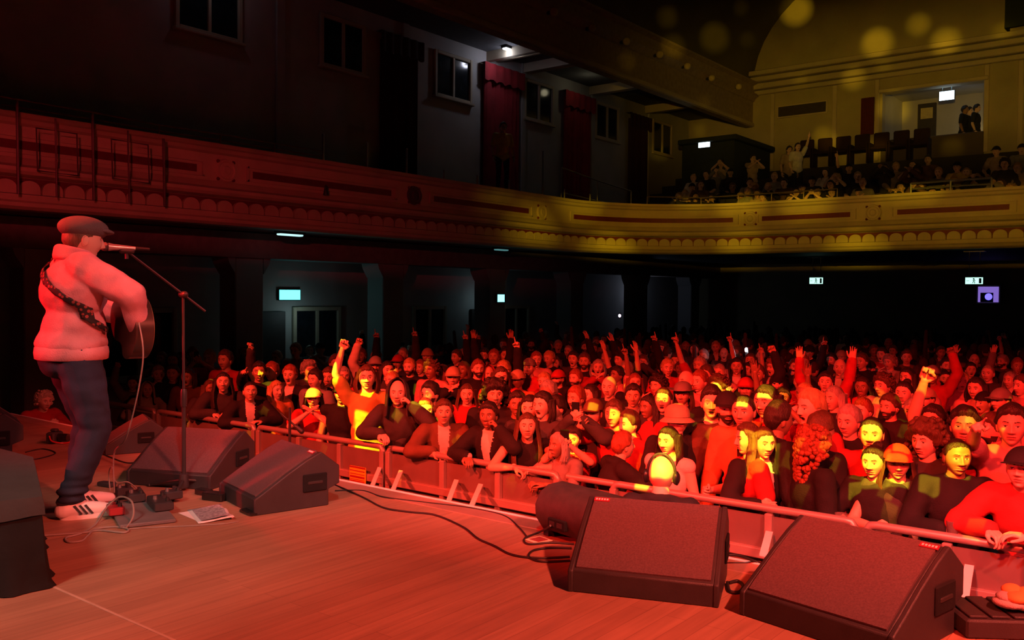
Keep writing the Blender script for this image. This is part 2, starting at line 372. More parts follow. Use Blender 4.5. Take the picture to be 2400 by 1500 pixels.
# pilaster lines and frames on the rear wall
def rpx(px, py, dy=0): return on_y(px, py, WY-dy)
for px in (1812, 1957, 2056, 2312, 2392):
    p = rpx(px, 260); m = MB(); m.box((p.x-.07, WY-.07, 5.6), (p.x+.07, WY, 8.14), bev=.015); struct('trim_wall_post', m, PLASTER)
m = MB(); m.box((dx0-.1, WY-.12, dz1), (dx1+.1, WY, dz1+.12), bev=.02); struct('trim_12', m, PLASTER)
a, b = rpx(1826, 275), rpx(1937, 238)
t = thing('wall_grille', 'dark slotted vent panel on the yellow-lit rear wall', 'vent')
m = MB(); m.box((a.x-.05, WY-.05, a.z-.05), (b.x+.05, WY-.002, b.z+.05), bev=.01); m.build('frame', PLASTER, t)
m = MB()
for k in range(9):
    z = a.z+.03+(b.z-a.z-.06)*k/8; m.box((a.x, WY-.08, z-.018), (b.x, WY-.045, z+.018))
m.box((a.x, WY-.056, a.z), (b.x, WY-.05, b.z)); m.build('slats', mat('vent_dark', (.05, .035, .03), .7), t)
a, b = rpx(2018, 318), rpx(2050, 228)
m = MB()
nn = 14
for k in range(nn):
    x0 = a.x+(b.x-a.x)*k/nn; x1 = a.x+(b.x-a.x)*(k+1)/nn; m.box((x0, WY-.06-.03*(k % 2), a.z), (x1, WY-.01, b.z))
m.build('door_curtain', mat('dark_red_drape', (.10, .01, .012), .9), label='narrow dark red curtain hanging beside the upper rear doorway', cat='curtain')
# rear-right dark recess high on the wall, put in as a black panel
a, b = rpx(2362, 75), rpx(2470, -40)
m = MB(); m.box((a.x, WY-.5, a.z), (b.x+1.2, WY-.42, b.z+1)); m.box((a.x, WY-.42, a.z), (a.x+.06, WY, b.z+1)); m.build('ceiling_panel', mat('panel_black', (.012, .02, .018), .7), label='black panel standing for a dark recess high at the right of the rear wall', cat='panel')
# side wall: upper windows, curtained doors; lower windows
def window(name, y0, y1, z0, z1, x=WX, lab=None):
    m = MB(); f = .09
    m.box((x, y0-f, z0-f), (x+.07, y0, z1+f), bev=.012); m.box((x, y1, z0-f), (x+.07, y1+f, z1+f), bev=.012)
    m.box((x, y0, z1), (x+.07, y1, z1+f), bev=.012); m.box((x-.0, y0-f-.04, z0-f-.03), (x+.12, y1+f+.04, z0-f+.03), bev=.012)
    m.box((x, y0, z0-f), (x+.07, y1, z0), bev=.01)
    ym = (y0+y1)/2
    m.box((x, ym-.03, z0), (x+.06, ym+.03, z1)); 
    o = struct(name, m, PLASTER); g = MB(); g.box((x+.004, y0, z0), (x+.014, y1, z1)); p = g.build('pane', WINGL, o)
    return o
upw = [(9.15, 10.4), (12.5, 13.6), (16.0, 17.2), (19.55, 20.75), (23.1, 24.3), (26.6, 27.8)]
wn = 1
for y0, y1 in upw: window('window_%d' % wn, y0, y1, 6.2, 7.15); wn += 1
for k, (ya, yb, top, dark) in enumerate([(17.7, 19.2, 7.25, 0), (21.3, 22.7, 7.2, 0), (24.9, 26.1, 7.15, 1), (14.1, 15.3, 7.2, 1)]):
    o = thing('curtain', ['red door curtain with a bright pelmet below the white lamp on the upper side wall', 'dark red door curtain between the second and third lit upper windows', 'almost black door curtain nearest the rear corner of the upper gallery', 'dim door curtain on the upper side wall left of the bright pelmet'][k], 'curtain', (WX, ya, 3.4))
    m = MB(); n = 26; L = yb-ya
    vs = []; fs = []
    for i in range(n+1):
        x = .10+.045*math.sin(i*2.1)+.02*math.sin(i*.7); y = L*i/n
        vs += [(x, y, 0), (x+.01, y, top-3.4-.15), (x-.03, y, 0), (x-.03, y, top-3.4-.15)]
    for i in range(n):
        q = i*4; fs += [(q, q+4, q+5, q+1), (q+2, q+3, q+7, q+6), (q+1, q+5, q+7, q+3)]
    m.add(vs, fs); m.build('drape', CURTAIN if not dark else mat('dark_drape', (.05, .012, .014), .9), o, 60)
    m = MB(); vs = []; fs = []
    for i in range(n+1):
        x = .20+.02*math.sin(i*1.3); y = -.08+(L+.16)*i/n
        vs += [(x, y, top-3.4-.42-.03*math.sin(i*1.1)), (x, y, top-3.4+.02), (x-.2, y, top-3.4+.02)]
    for i in range(n):
        q = i*3; fs += [(q, q+3, q+4, q+1), (q+1, q+4, q+5, q+2)]
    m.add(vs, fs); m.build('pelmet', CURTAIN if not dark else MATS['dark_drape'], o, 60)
# pilasters and dado of the upper side wall
for y in (11.4, 14.95, 18.95+.5, 22.9, 26.35):
    m = MB(); m.box((WX, y-.10, 3.4), (WX+.06, y+.10, 7.6), bev=.01); struct('trim_pilaster', m, PLASTER2)
# lower side wall bays: piers with flared heads, beam, windows
m = MB(); m.box((-14.3, -3.5, 1.95), (-13.7, WY, BZ)); struct('beam_lower', m, mat('beam_paint', (.16, .13, .12), .8))
for y in (2.6, 6.2, 9.8, 13.4, 16.9, 20.35, 23.9, 27.4):
    m = MB(); m.box((-14.25, y-.30, FLOOR), (-13.75, y+.30, 1.96), bev=.02)
    for s_ in (-1, 1):
        m.prism([(s_*.30+y, 1.96), (s_*.30+y, 1.66), (s_*.34+y, 1.72), (s_*.42+y, 1.84), (s_*.46+y, 1.96)], -14.25, -13.75, 'x')
    struct('pillar', m, mat('pier_paint', (.26, .25, .25), .8, var=.1, vscale=1))
for y0, y1 in ((7.7, 9.0), (11.8, 12.9), (15.3, 16.3), (18.7, 19.7), (25.0, 25.9)):
    window('window_%d' % wn, y0, y1, -.15, .95); wn += 1
for k, (y0, y1) in enumerate(((10.3, 11.5), (17.3, 18.3))):
    m = MB(); m.box((WX, y0, FLOOR), (WX+.08, y1, .95), bev=.01); o = struct('door_%d' % (k+1), m, mat('door_dark', (.03, .022, .02), .6)); h = MB(); h.box((WX+.08, y0+.1, -.1), (WX+.12, y0+.14, .1)); h.build('door_handle', METAL, o)
SOFF = mat('soffit', (.14, .12, .11), .7)

# ---------------- gallery front: one profile swept along the path
def gpath(s_):
    """arc length -> point, outward normal (towards the room)"""
    L1 = BY-RR-(-3.5)
    if s_ < L1: return Vector((BX, -3.5+s_, 0)), Vector((1, 0, 0))
    s_ -= L1; La = RR*PI/2
    if s_ < La:
        a = s_/RR; return Vector((BX+RR-RR*math.cos(a), BY-RR+RR*math.sin(a), 0)), Vector((math.cos(a), -math.sin(a), 0))
    s_ -= La; return Vector((BX+RR+s_, BY, 0)), Vector((0, -1, 0))
L1 = BY-RR+3.5; La = RR*PI/2; LT = L1+La+(9-(BX+RR))
def sweep(mb, prof, s0, s1, step=.35, mi=None, close=True):
    n = max(1, int((s1-s0)/step)); vs = []; fs = []; k = len(prof)
    for i in range(n+1):
        p, nn_ = gpath(s0+(s1-s0)*i/n)
        for o_, z in prof: vs.append(p+nn_*o_+Vector((0, 0, z)))
    for i in range(n):
        for j in range(k if close else k-1):
            l = (j+1) % k; fs.append((i*k+j, (i+1)*k+j, (i+1)*k+l, i*k+l))
    fs.append(tuple(range(k))); fs.append(tuple(n*k+j for j in range(k-1, -1, -1)))
    mb.add(vs, fs, mi)
P0 = [(-.2, 2.4), (.10, 2.4), (.16, 2.44), (.16, 2.49), (.11, 2.52), (.13, 2.57), (.13, 2.60), (.04, 2.61), (.04, 2.83), (.18, 2.86), (.22, 2.90), (.22, 2.95), (.08, 3.00), (.03, 3.08), (0, 3.10), (0, 3.52), (.06, 3.55), (.08, 3.60), (.12, 3.62), (.12, 3.68), (-.2, 3.68)]
m = MB(); sweep(m, P0, 0, LT); struct('wall_gallery_front', m, mat('gallery_plaster', (.46, .38, .24), .7, var=.1, vscale=2), 25)
# scalloped frieze: one fan of plaster per bay
m = MB(); sp_ = .30; k = 0
s_ = .1
while s_ < LT-.3:
    p, nn_ = gpath(s_+sp_/2); tt = Vector((-nn_.y, nn_.x, 0)); r_ = sp_*.46
    poly = [(-r_, 2.61)]+[(-r_*math.cos(PI*q/10), 2.66+.13*math.sin(PI*q/10)**.8 if 0 < q < 10 else 2.66) for q in range(11)]+[(r_, 2.61)]
    vs = [p+tt*u+nn_*.04+Vector((0, 0, z)) for u, z in poly]+[p+tt*u+nn_*.10+Vector((0, 0, z)) for u, z in poly]; n = len(poly)
    m.add(vs, [tuple(range(n, 2*n))]+[(i, (i+1) % n, (i+1) % n+n, i+n) for i in range(n)]); s_ += sp_
struct('trim_scallops', m, MATS['gallery_plaster'], 30)
m = MB(); sweep(m, [(.02, 2.612), (.045, 2.612), (.045, 2.825), (.02, 2.825)], 0, LT); struct('trim_scallop_ground', m, MAROON)
GPL = [tuple((gpath(LT*i/90)[0]-gpath(LT*i/90)[1]*.1)[:2]) for i in range(91)]+[(9, WY), (WX, WY), (WX, -3.5)]
m = MB(); m.prism(GPL, BZ+.02, BZ+.18, 'z'); struct('ceiling_under_gallery', m, SOFF)
# slot panels with raised frames, and round medallions between
def slot(sa, sb):
    m = MB(); sweep(m, [(-.01, 3.21), (.008, 3.21), (.008, 3.325), (-.01, 3.325)], sa, sb, .25); o = struct('wall_panel_slot', m, MAROON)
    f = MB()
    sweep(f, [(-.01, 3.15), (.035, 3.15), (.035, 3.175), (-.01, 3.175)], sa-.12, sb+.12, .25); sweep(f, [(-.01, 3.37), (.035, 3.37), (.035, 3.395), (-.01, 3.395)], sa-.12, sb+.12, .25)
    sweep(f, [(-.01, 3.15), (.035, 3.15), (.035, 3.395), (-.01, 3.395)], sa-.14, sa-.09); sweep(f, [(-.01, 3.15), (.035, 3.15), (.035, 3.395), (-.01, 3.395)], sb+.09, sb+.14)
    f.build('panel_frame', MATS['gallery_plaster'], o, 25)
def sy(y): return y+3.5
def sx(x): return L1+La+x-(BX+RR)
for a, b in [(sy(-3.2), sy(-.3)), (sy(.45), sy(3.6)), (sy(4.75), sy(8.0)), (sy(9.04), sy(12.2)), (sy(13.4), sy(16.6)), (L1+.5, L1+La-.6), (sx(-8.95), sx(-6.8)), (sx(-5.75), sx(-3.5)), (sx(-2.5), sx(.3))]:
    slot(a, b)
for q, s_ in enumerate([sy(4.2), sy(8.52), sy(12.82), sy(17.1), sx(-9.25), sx(-6.28), sx(-3.0), sx(.8)]):
    p, nn_ = gpath(s_); m = MB(); m.X = Matrix.Translation(p+Vector((0, 0, 3.28))) @ nn_.to_track_quat('Z', 'Y').to_matrix().to_4x4()
    m.lathe([(.001, .05), (.06, .055), (.08, .035), (.13, .03), (.15, .05), (.175, .05), (.19, .0)], 24)
    for a in range(4):
        an = PI/4+a*PI/2; m.ell((.2*math.cos(an), .2*math.sin(an), .01), (.03, .03, .03), 10, 6, 1)
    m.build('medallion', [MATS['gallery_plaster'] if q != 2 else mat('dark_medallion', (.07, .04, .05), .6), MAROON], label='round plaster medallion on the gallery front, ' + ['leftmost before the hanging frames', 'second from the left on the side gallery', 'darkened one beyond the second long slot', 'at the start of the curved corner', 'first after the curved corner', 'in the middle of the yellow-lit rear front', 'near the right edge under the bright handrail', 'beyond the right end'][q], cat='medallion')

# ---------------- gallery decks, rake, seats
m = MB(); m.prism(GPL, 2.585, 2.9, 'z')
for k in range(8):
    y = BY+.2+k*.95; m.box((WX, y, 2.7), (9, y+.95 if k < 7 else WY, 2.9+.36*k))
struct('floor_gallery', m, mat('gallery_floor', (.03, .022, .022), .8))
m = MB(); m.box((WX+.0, -3.5, 2.9), (WX+1.0, 26, 3.35)); struct('floor_side_step', m, MATS['gallery_floor'])
def seat_mesh():
    m = MB(); m.box((-.23, -.02, .40), (.23, .40, .48), bev=.03); m.box((-.23, .36, .42), (.23, .44, .95), bev=.035)
    m.box((-.27, .0, 0), (-.235, .42, .62), bev=.01); m.box((.235, .0, 0), (.27, .42, .62), bev=.01)
    return m.mesh('theatre_seat', [SEATM], 35)
ORDN = ['first', 'second', 'third', 'fourth', 'fifth', 'sixth', 'seventh', 'eighth', 'ninth']
SME = seat_mesh(); ns = 0
xs = [on_y(1880, 330, 28.1).x+.575*k for k in range(7)]
for q_, x in enumerate(xs):
    o = obj('theatre_seat', SME, label='dark red tip-up seat below the rear wall, %s from the left in the top row' % ORDN[q_], cat='seat', group='tip-up seats in the top gallery row', loc=(x, 28.15, 2.9+.36*7), rz=0)
# ---------------- vestibule box in the corner with its white exit sign
a = on_y(1598, 350, 25.4); b = on_y(1720, 350, 25.4)
m = MB(); m.box((a.x, 25.4, 3.2), (b.x, 28.2, 6.05), bev=.03); m.box((a.x-.1, 25.3, 6.05), (b.x+.12, 28.3, 6.2), bev=.02)
m.build('vestibule', mat('vestibule_dark', (.02, .028, .025), .8), label='dark boxed-in entrance lobby in the rear corner of the gallery', cat='lobby')
def sign(name, label, p, rz, wd, ht, col, strength, man=False, hang=0):
    o = thing(name, label, 'sign', p, rz)
    m = MB(); m.box((-wd/2-.02, .0, -ht/2-.02), (wd/2+.02, .05, ht/2+.02), bev=.01); m.build('housing', DMETAL, o)
    e = mat('sign_face_'+name+str(strength)+str(man), col, .4, emit=(*col, strength))
    m = MB(); m.box((-wd/2, -.006, -ht/2), (wd/2, .002, ht/2)); m.build('lit_face', e, o)
    if man:
        g = MB(); g.ell((-.02*wd, -.010, .32*ht), (.05*wd, .003, .09*ht), 10, 6)
        u = ht
        for q in (((0, .2), (-.05, -.08)), ((-.05, -.08), (-.2, -.35)), ((-.05, -.08), (.12, -.18)), ((.12, -.18), (.08, -.4)), ((0, .16), (.16, .02)), ((0, .16), (-.17, .05))):
            (x0, z0), (x1, z1) = q; g.cap((x0*u, -.01, z0*u), (x1*u, -.01, z1*u), .05*u, .04*u, 6)
        g.box((.28*wd, -.012, -.4*ht), (.42*wd, -.008, .38*ht)); g.cap((-.44*wd, -.01, 0), (-.28*wd, -.01, 0), .03*u, .03*u, 6)
        g.build('running_figure', mat('sign_ink', (.0, .12, .06), .5), o)
    if hang:
        h = MB(); h.tube([(-wd*.3, .02, ht/2), (-wd*.3, .02, ht/2+hang)], .008, 6); h.tube([(wd*.3, .02, ht/2), (wd*.3, .02, ht/2+hang)], .008, 6); h.box((-wd*.6, -.1, ht/2+hang-.02), (wd*.6, .12, ht/2+hang)); h.build('hanger', METAL, o)
    return o
p = on_y(1651, 338, 25.36); sign('exit_sign', 'glowing white exit sign on the dark vestibule in the rear corner', (p.x, 25.345, p.z), 0, .38, .19, (.75, .95, 1), 5)
p = on_x(680, 691, WX+.06); sign('exit_sign', 'turquoise exit sign low on the side wall under the gallery, larger one', (WX+.052, p.y, p.z), PI/2, .52, .2, (.10, .85, .85), 3.2)
p = on_x(1174, 699, -13.7); sign('exit_sign', 'small turquoise exit sign beside the pier, farther along the side wall', (-13.698, p.y, p.z), PI/2, .26, .18, (.2, .8, .85), 3)
p = on_y(1913, 658, 24.0); sign('exit_sign', 'green running-figure exit sign hung under the rear gallery, left one', (p.x, 24, p.z), 0, .36, .17, (.45, .85, .7), 1.6, True, BZ-p.z-.085)
p = on_y(2283, 658, 22.4); sign('exit_sign', 'green running-figure exit sign hung under the rear gallery, right one', (p.x, 22.4, p.z), 0, .36, .15, (.45, .85, .7), 1.6, True, BZ-p.z-.075)
p = on_y(2219, 224, WY+.6); sign('exit_sign', 'glowing white exit sign hanging in the upper rear doorway', (p.x, WY+.6, p.z), 0, .42, .27, (.7, .88, 1), 4, False, dz1+.2-p.z-.135)
def lamp(label, p, wd, dp, col, st):
    o = thing('emergency_lamp', label, 'lamp', p)
    m = MB(); m.box((-wd/2-.03, -dp/2-.03, .0), (wd/2+.03, dp/2+.03, .06), bev=.01); m.build('casing', DMETAL, o)
    m = MB(); m.box((-wd/2, -dp/2, -.03), (wd/2, dp/2, .004), bev=.01); m.build('diffuser', mat('lamp_face'+str(st)+str(col[0]), col, .4, emit=(*col, st)), o); return o
p = on_y(2221, 199, WY+.5); lamp('blue-white lamp above the exit sign in the upper rear doorway', (p.x, WY+.5, p.z), .42, .12, (.35, .75, 1), 5)
p = on_z(1194, 118, 7.52); lamp('bright white lamp on the side gallery ceiling above the red pelmet', (p.x, p.y, 7.54), .12, .42, (.85, .88, 1), 14)
l = bpy.data.lights.new('lamp_light', 'POINT'); l.energy = 15; l.color = (.75, .78, 1); l.shadow_soft_size = .1
o = bpy.data.objects.new('lamp_light', l); COL.objects.link(o); o.location = (p.x, p.y, 7.4)
p = on_x(680, 534, BX-.3); lamp('pale strip lamp with its reflection under the side gallery front above the exit sign', (p.x, p.y, 2.361), .12, .5, (.5, .85, .85), 1.2)  # glowing face also stands for the reflection on the soffit
p = on_x(1175, 579, BX-.3); lamp('dim greenish strip lamp with its reflection under the side gallery near the corner', (p.x, p.y, 2.361), .12, .4, (.12, .35, .36), .5)  # its glow likewise includes a reflection on the gallery underside
# fixtureless point lights added for the sign glow, the doorway and the dim walls
for loc, e, c in [((on_x(680, 691, WX).x+.5, on_x(680, 691, WX).y, .9), 2.2, (.5, .8, .85)), ((-14.5, 17.5, 1.2), 1.4, (.45, .7, .8)), ((-14.4, 25.2, 1.5), 3, (.6, .7, .95)), (((dx0+dx1)/2+.6, WY+1.4, dz1-.5), .9, (.75, .85, 1)), ((dx1-.5, WY+2.2, 6.3), 4, (1, .75, .3)), ((-14.4, 9.7, 7.3), 1.6, (.7, .65, .8)), ((-14.2, 21.5, 7.3), 1.2, (.9, .8, .5))]:
    l = bpy.data.lights.new('fill_light', 'POINT'); l.energy = e; l.color = c; l.shadow_soft_size = .1
    o = bpy.data.objects.new('fill_light', l); COL.objects.link(o); o.location = loc
# globes along the bulkhead
for k, (px, py) in enumerate([(1300, 27), (1390, 65), (1470, 97), (1548, 128), (1613, 155), (1670, 183), (1733, 203)]):
    p = on_x(px, py, BX+.28); o = thing('globe_light', 'round unlit globe on the bulkhead over the side gallery, %s from the left' % ORDN[k], 'light', (BX+.1, p.y, p.z), 0, 'globes along the bulkhead')
    m = MB(); m.ell((.16, 0, 0), (.10, .10, .10)); m.build('globe', mat('globe_glass', (.6, .5, .25), .25), o); m = MB(); m.cap((0, 0, 0), (.07, 0, 0), .05, .045); m.build('socket', DMETAL, o)
# lobby door beyond the doorway, wall television
a, b = on_y(2150, 330, WY+2.55), on_y(2195, 240, WY+2.55)
m = MB(); m.box((a.x, WY+2.52, dz0), (b.x, WY+2.6, b.z), bev=.01); o = struct('door_3', m, MATS['door_dark']); g = MB(); g.box((a.x+.1, WY+2.49, b.z-.5), (b.x-.1, WY+2.53, b.z-.15)); g.build('pane', mat('lit_pane', (.5, .4, .15), .5), o)
a, b = on_y(2292, 708, WY-.1), on_y(2341, 672, WY-.1)
t = thing('projection_booth', 'small lilac-lit window of the control booth under the rear gallery', 'booth window', ((a.x+b.x)/2, WY-.1, (a.z+b.z)/2)); wd = (b.x-a.x)/2; hd = (b.z-a.z)/2
m = MB(); m.box((-wd-.05, .0, -hd-.05), (wd+.05, .1, hd+.05), bev=.01); m.build('frame', PLASTER2, t)
m = MB(); m.box((-wd, -.01, -hd), (wd, .0, hd)); m.build('lit_wall', mat('lilac_glow', (.2, .14, .45), .6, emit=(.24, .15, .6, .9)), t)
m = MB(); m.box((-wd*.75, -.03, -hd), (wd*.5, -.01, .05)); m.ell((wd*.05, -.03, -hd*.3), (.1, .03, .1), 12, 8, 1); m.build('lit_screen', [mat('booth_dark', (.02, .02, .08), .5), mat('blue_glow', (.1, .1, .9), .5, emit=(.15, .12, 1, 2))], t)
# ---------------- handrails
def rail_run(name, label, posts, tops, r=.022, zb=3.68, mid=True, mi=METAL):
    """posts: list of (x,y,ztop)"""
    o = thing(name, label, 'railing', (posts[0][0], posts[0][1], zb)); b0 = Vector((posts[0][0], posts[0][1], zb))
    m = MB()
    if tops: m.tube([Vector(p)-b0 for p in posts], r, 8); m.build('top_rail', mi, o)
    if mid:
        m = MB(); m.tube([Vector((p[0], p[1], (p[2]+zb)/2))-b0 for p in posts], r*.8, 8); m.build('mid_rail', mi, o)
    for p in posts:
        m = MB(); m.tube([Vector((p[0], p[1], zb))-b0, Vector(p)-b0], r*.9, 8); m.build('post', mi, o)
    return o
pts = []
for px, py in ((-60, 215), (40, 233), (217, 263), (373, 293), (517, 315), (643, 336), (757, 355)):
    p = on_x(px, py, BX-.1); pts.append((BX-.1, p.y, p.z))
rail_run('handrail', 'thin dark metal handrail along the near end of the side gallery', pts, True, .014, 3.68, True, mat('brown_rail', (.22, .16, .13), .5, .5))
for q_, (px, pt, pb) in enumerate(((757, 316, 385), (860, 336, 402), (953, 350, 415), (1041, 400, 425), (1119, 412, 438), (1193, 424, 446), (1273, 356, 412), (1323, 445, 470), (1383, 455, 478))):
    a = on_x(px, pt, BX-.1); m = MB(); m.tube([(0, 0, 0), (0, 0, max(.12, a.z-3.68))], .02, 8)
    m.ell((0, 0, max(.12, a.z-3.68)), (.024, .024, .024), 10, 6); m.build('rail_post', METAL, label='upright metal post on top of the side gallery front, %s from the left' % ORDN[q_], cat='post', group='stub posts on the side gallery front', loc=(BX-.1, a.y, 3.68))
a = on_x(1343, 390, BX-.15); b = on_x(1488, 450, BX-.15)
rail_run('handrail', 'sloping handrail at the far end of the side gallery stairs', [(BX-.5, a.y, a.z), (BX-.4, (a.y+b.y)/2, (a.z+b.z)/2), (BX-.15, b.y-.2, b.z)], True, .02, 3.3, True)
pts = []
for px, py in ((1552, 480), (1643, 487), (1730, 484), (1808, 480), (1883, 475), (1962, 470)):
    s0 = on_y(px, py, BY+.12); pts.append((s0.x, BY+.12, max(s0.z, 3.9)))
pts[0] = (BX+.9, BY-.9, pts[0][2])
rail_run('handrail', 'low thin rail along the rear gallery front before the seated crowd', pts, True, .016, 3.6, False, MATS['brown_rail'])
pts = [on_y(px, py, BY+.12) for px, py in ((2135, 430), (2228, 423), (2324, 417))]
rail_run('handrail', 'bright two-bar guard rail at the right of the rear gallery front', [(p.x, BY+.12, p.z) for p in pts], True, .026, 3.66, True)
pts = [on_y(px, py, BY+.12) for px, py in ((2324, 449), (2480, 442))]
rail_run('handrail', 'lower handrail running off to the right from the bright guard rail', [(p.x, BY+.12, p.z) for p in pts], True, .022, 3.66, False)
# hanging lighting frames in front of the side gallery
def vpole(m, px, y0, y1, r=.018):
    a = on_x(px, y0, BX+.34); b = on_x(px+3, y1, BX+.34); m.tube([(0, a.y-fy, a.z), (0, b.y-fy, b.z)], r, 8)
for k, (cols, box_, top) in enumerate([((40, 130), (85, 180, 300, 412), 240), ((217, 300), (261, 347, 326, 430), 268), ((383,), None, 325)]):
    fy = on_x(cols[0], 300, BX+.34).y
    o = thing('lighting_frame', ['thin pipe frame hung on the side gallery front, leftmost', 'thin pipe frame hung on the side gallery front, right of the leftmost one', 'single thin pipe hung in front of the side gallery'][k], 'pipe frame', (BX+.34, fy, 0))
    for c in cols:
        m = MB(); vpole(m, c, top if c == cols[0] else top+38, 455+ (c-40)*.08, .02 if c == cols[0] else .013); m.build('pipe', mat('frame_pipe', (.12, .06, .06), .5, .4), o)
    if box_:
        x0, x1, ya, yb = box_; q = [on_x(x0, ya, BX+.34), on_x(x1, ya+14, BX+.34), on_x(x1+3, yb, BX+.34), on_x(x0+3, yb-12, BX+.34)]
        m = MB(); m.tube([(0, v.y-fy, v.z) for v in q], .013, 6, closed=True); m.build('rectangle', MATS['frame_pipe'], o)
p = on_x(763, 455, BX+.12); m = MB(); m.lathe([(.001, .17), (.02, .15), (.035, .06), (.05, .0), (.045, -.02), (.001, -.02)], 14); m.build('bell_fitting', DMETAL, label='small dark bell-shaped fitting below the second long slot', cat='fitting', loc=(BX+.13, p.y, p.z))
# ================================================================== ON THE STAGE
def fpos(px, py, z=0.0):
    v = on_z(px, py, z); return Vector((v.x, v.y, z))
WP = [(0, 0), (0, .095), (.06, .135), (.20, .222), (.32, .29), (.42, .335), (.53, .25), (.545, .24), (.545, .13), (.47, .10), (.47, 0)]
def wedge(px, py, rz, label, wdt=.65, k=1.0, badge=None, dz=0, loc=None, handles=True):
    p = loc or fpos(px, py); o = thing('stage_monitor', label, 'monitor speaker', p, R(rz), None)
    prof = [(a*k, b*k) for a, b in WP]
    m = MB(); m.prism(prof, .02, wdt-.02, 'x'); 
    for x0 in (0, wdt-.025): m.prism([(a*1.0+(.004 if a > 0 else -.004), b*1.012) for a, b in prof], x0, x0+.025, 'x')
    c = m.build('cabinet', BLACKP, o, 28)
    md = c.modifiers.new('b', 'BEVEL'); md.width = .006; md.segments = 2; md.limit_method = 'ANGLE'; md.angle_limit = R(28)
    # perforated grille set on the curved baffle
    g = MB(); gp = [(.015, .107), (.06, .138), (.20, .226), (.32, .294), (.41, .337)]
    vs = []; fs = []
    for a, b in gp:
        for x in (.035, wdt-.035):
            vs.append((x, a*k-.003, b*k+.006))
    for i in range(len(gp)-1): q = i*2; fs.append((q, q+1, q+3, q+2))
    top = len(vs); vs += [(x, y+.004, z-.012) for x, y, z in vs]
    fs += [(a+top, d+top, c_+top, b+top) for a, b, c_, d in fs[:]]
    n2 = len(gp)*2-2
    fs += [(0, 1, 1+top, top), (n2, n2+top, n2+1+top, n2+1)]
    for i in range(len(gp)-1): q = i*2; fs += [(q, q+2, q+2+top, q+top), (q+1, q+1+top, q+3+top, q+3)]
    g.add(vs, fs); g.build('grille', GRILLE, o, 60)
    if handles:
        for x in (-.004, wdt+.004):
            h = MB(); h.box((x-.006, .30*k, .10*k), (x+.006, .46*k, .21*k), bev=.005); hh = h.build('handle_recess', CLOTHB, o)
            h = MB(); h.box((x-.010, .33*k, .145*k), (x+.010, .43*k, .165*k), bev=.004); h.build('handle_bar', DMETAL, hh)
    if badge:
        x0, t_ = badge; y0 = (.36+(t_)*.0)*k; h = MB(); h.X = Matrix.Translation((x0, .385*k, .325*k+.008)) @ Matrix.Rotation(R(29), 4, 'X')
        h.box((0, -.012, 0), (.075, .012, .004), 0); 
        for q in range(5): h.box((.008+q*.013, -.005, .004), (.016+q*.013, .006, .005), 1)
        h.build('badge', [mat('badge_red', (.35, .03, .05), .4), WHITE], o)
    return o
wedge(1330, 1386, 20.5, 'large black wedge monitor with red sheen, standing left of the other foreground one', .66, 1.0, (.035, 0))
wedge(1733, 1440, -11.5, 'nearest black wedge monitor at the lower right corner of the stage', .66, 1.04, (.56, 0))
wedge(514, 1166, -14, 'black wedge monitor with its side turned to us, right of the microphone stand', .60, 1.0, (.50, 0))
wedge(296, 1135, 23, 'wide wedge monitor behind the microphone stand, facing the guitarist', .66, 1.0, None)
wedge(236, 1050, -22, 'small wedge monitor with two oval side ports, behind the guitarist’s legs', .40, .80, None)
wedge(-150, 1062, -18, 'black wedge monitor at the left edge of the stage behind the draped case', .56, 1.05, None)
# the drum-shaped monitor seen from its rounded back
p = fpos(1258, 1252); o = thing('stage_monitor', 'round-backed monitor with a square cable recess, left of the large foreground wedge', 'monitor speaker', (p.x, p.y+.02, 0), R(-14))
prof = [(.10, .0), (.02, .03), (-.03, .10), (-.035, .17), (.0, .235), (.06, .27), (.16, .275), (.30, .19), (.36, .08), (.34, 0)]
m = MB(); m.prism(prof, 0, .58, 'x'); c = m.build('cabinet', mat('worn_black_paint', (.05, .04, .036), .6, var=.3, vscale=15, bump=.3, bscale=200), o, 50)
md = c.modifiers.new('b', 'BEVEL'); md.width = .012; md.segments = 3; md.limit_method = 'ANGLE'; md.angle_limit = R(40)
m = MB(); m.box((.13, -.050, .07), (.27, -.020, .125), bev=.004); r = m.build('connector_recess', CLOTHB, o); m = MB(); m.box((.15, -.054, .085), (.19, -.045, .11)); m.box((.21, -.054, .085), (.25, -.045, .11)); m.build('socket', DMETAL, r)
m = MB(); m.box((.04, .0, -.0), (.08, .3, .03)); m.box((.50, .0, 0), (.54, .3, .03)); m.build('feet', RUBBER, o)
# case under a black cloth at the lower left
FPg = [(-4.05, 1.80), (-5.05, 2.20), (-6.4, 2.2), (-6.4, .7), (-4.45, .7)]; ts = .41
o = thing('flight_case', 'case draped in black cloth at the lower left corner', 'case', (-4.05, 1.80, 0), 0)
fp = [(x+4.05, y-1.80) for x, y in FPg]; cx = sum(p[0] for p in fp)/5; cy = sum(p[1] for p in fp)/5
m = MB(); m.prism([(cx+(x-cx)*.95, cy+(y-cy)*.95) for x, y in fp], 0, ts-.012, 'z'); m.build('case_body', BLACKP, o)
m = MB(); per = []
for k in range(5):
    A = Vector(fp[k]); B = Vector(fp[(k+1) % 5]); n = max(4, int((B-A).length/.035)); e = (B-A).normalized(); nr = Vector((-e.y, e.x)) if False else Vector((e.y, -e.x))
    if nr.dot((A+B)/2-Vector((cx, cy))) < 0: nr = -nr
    for i in range(n): per.append((A.lerp(B, i/n), nr))
n = len(per); rows = 12; vs = []; fs = []
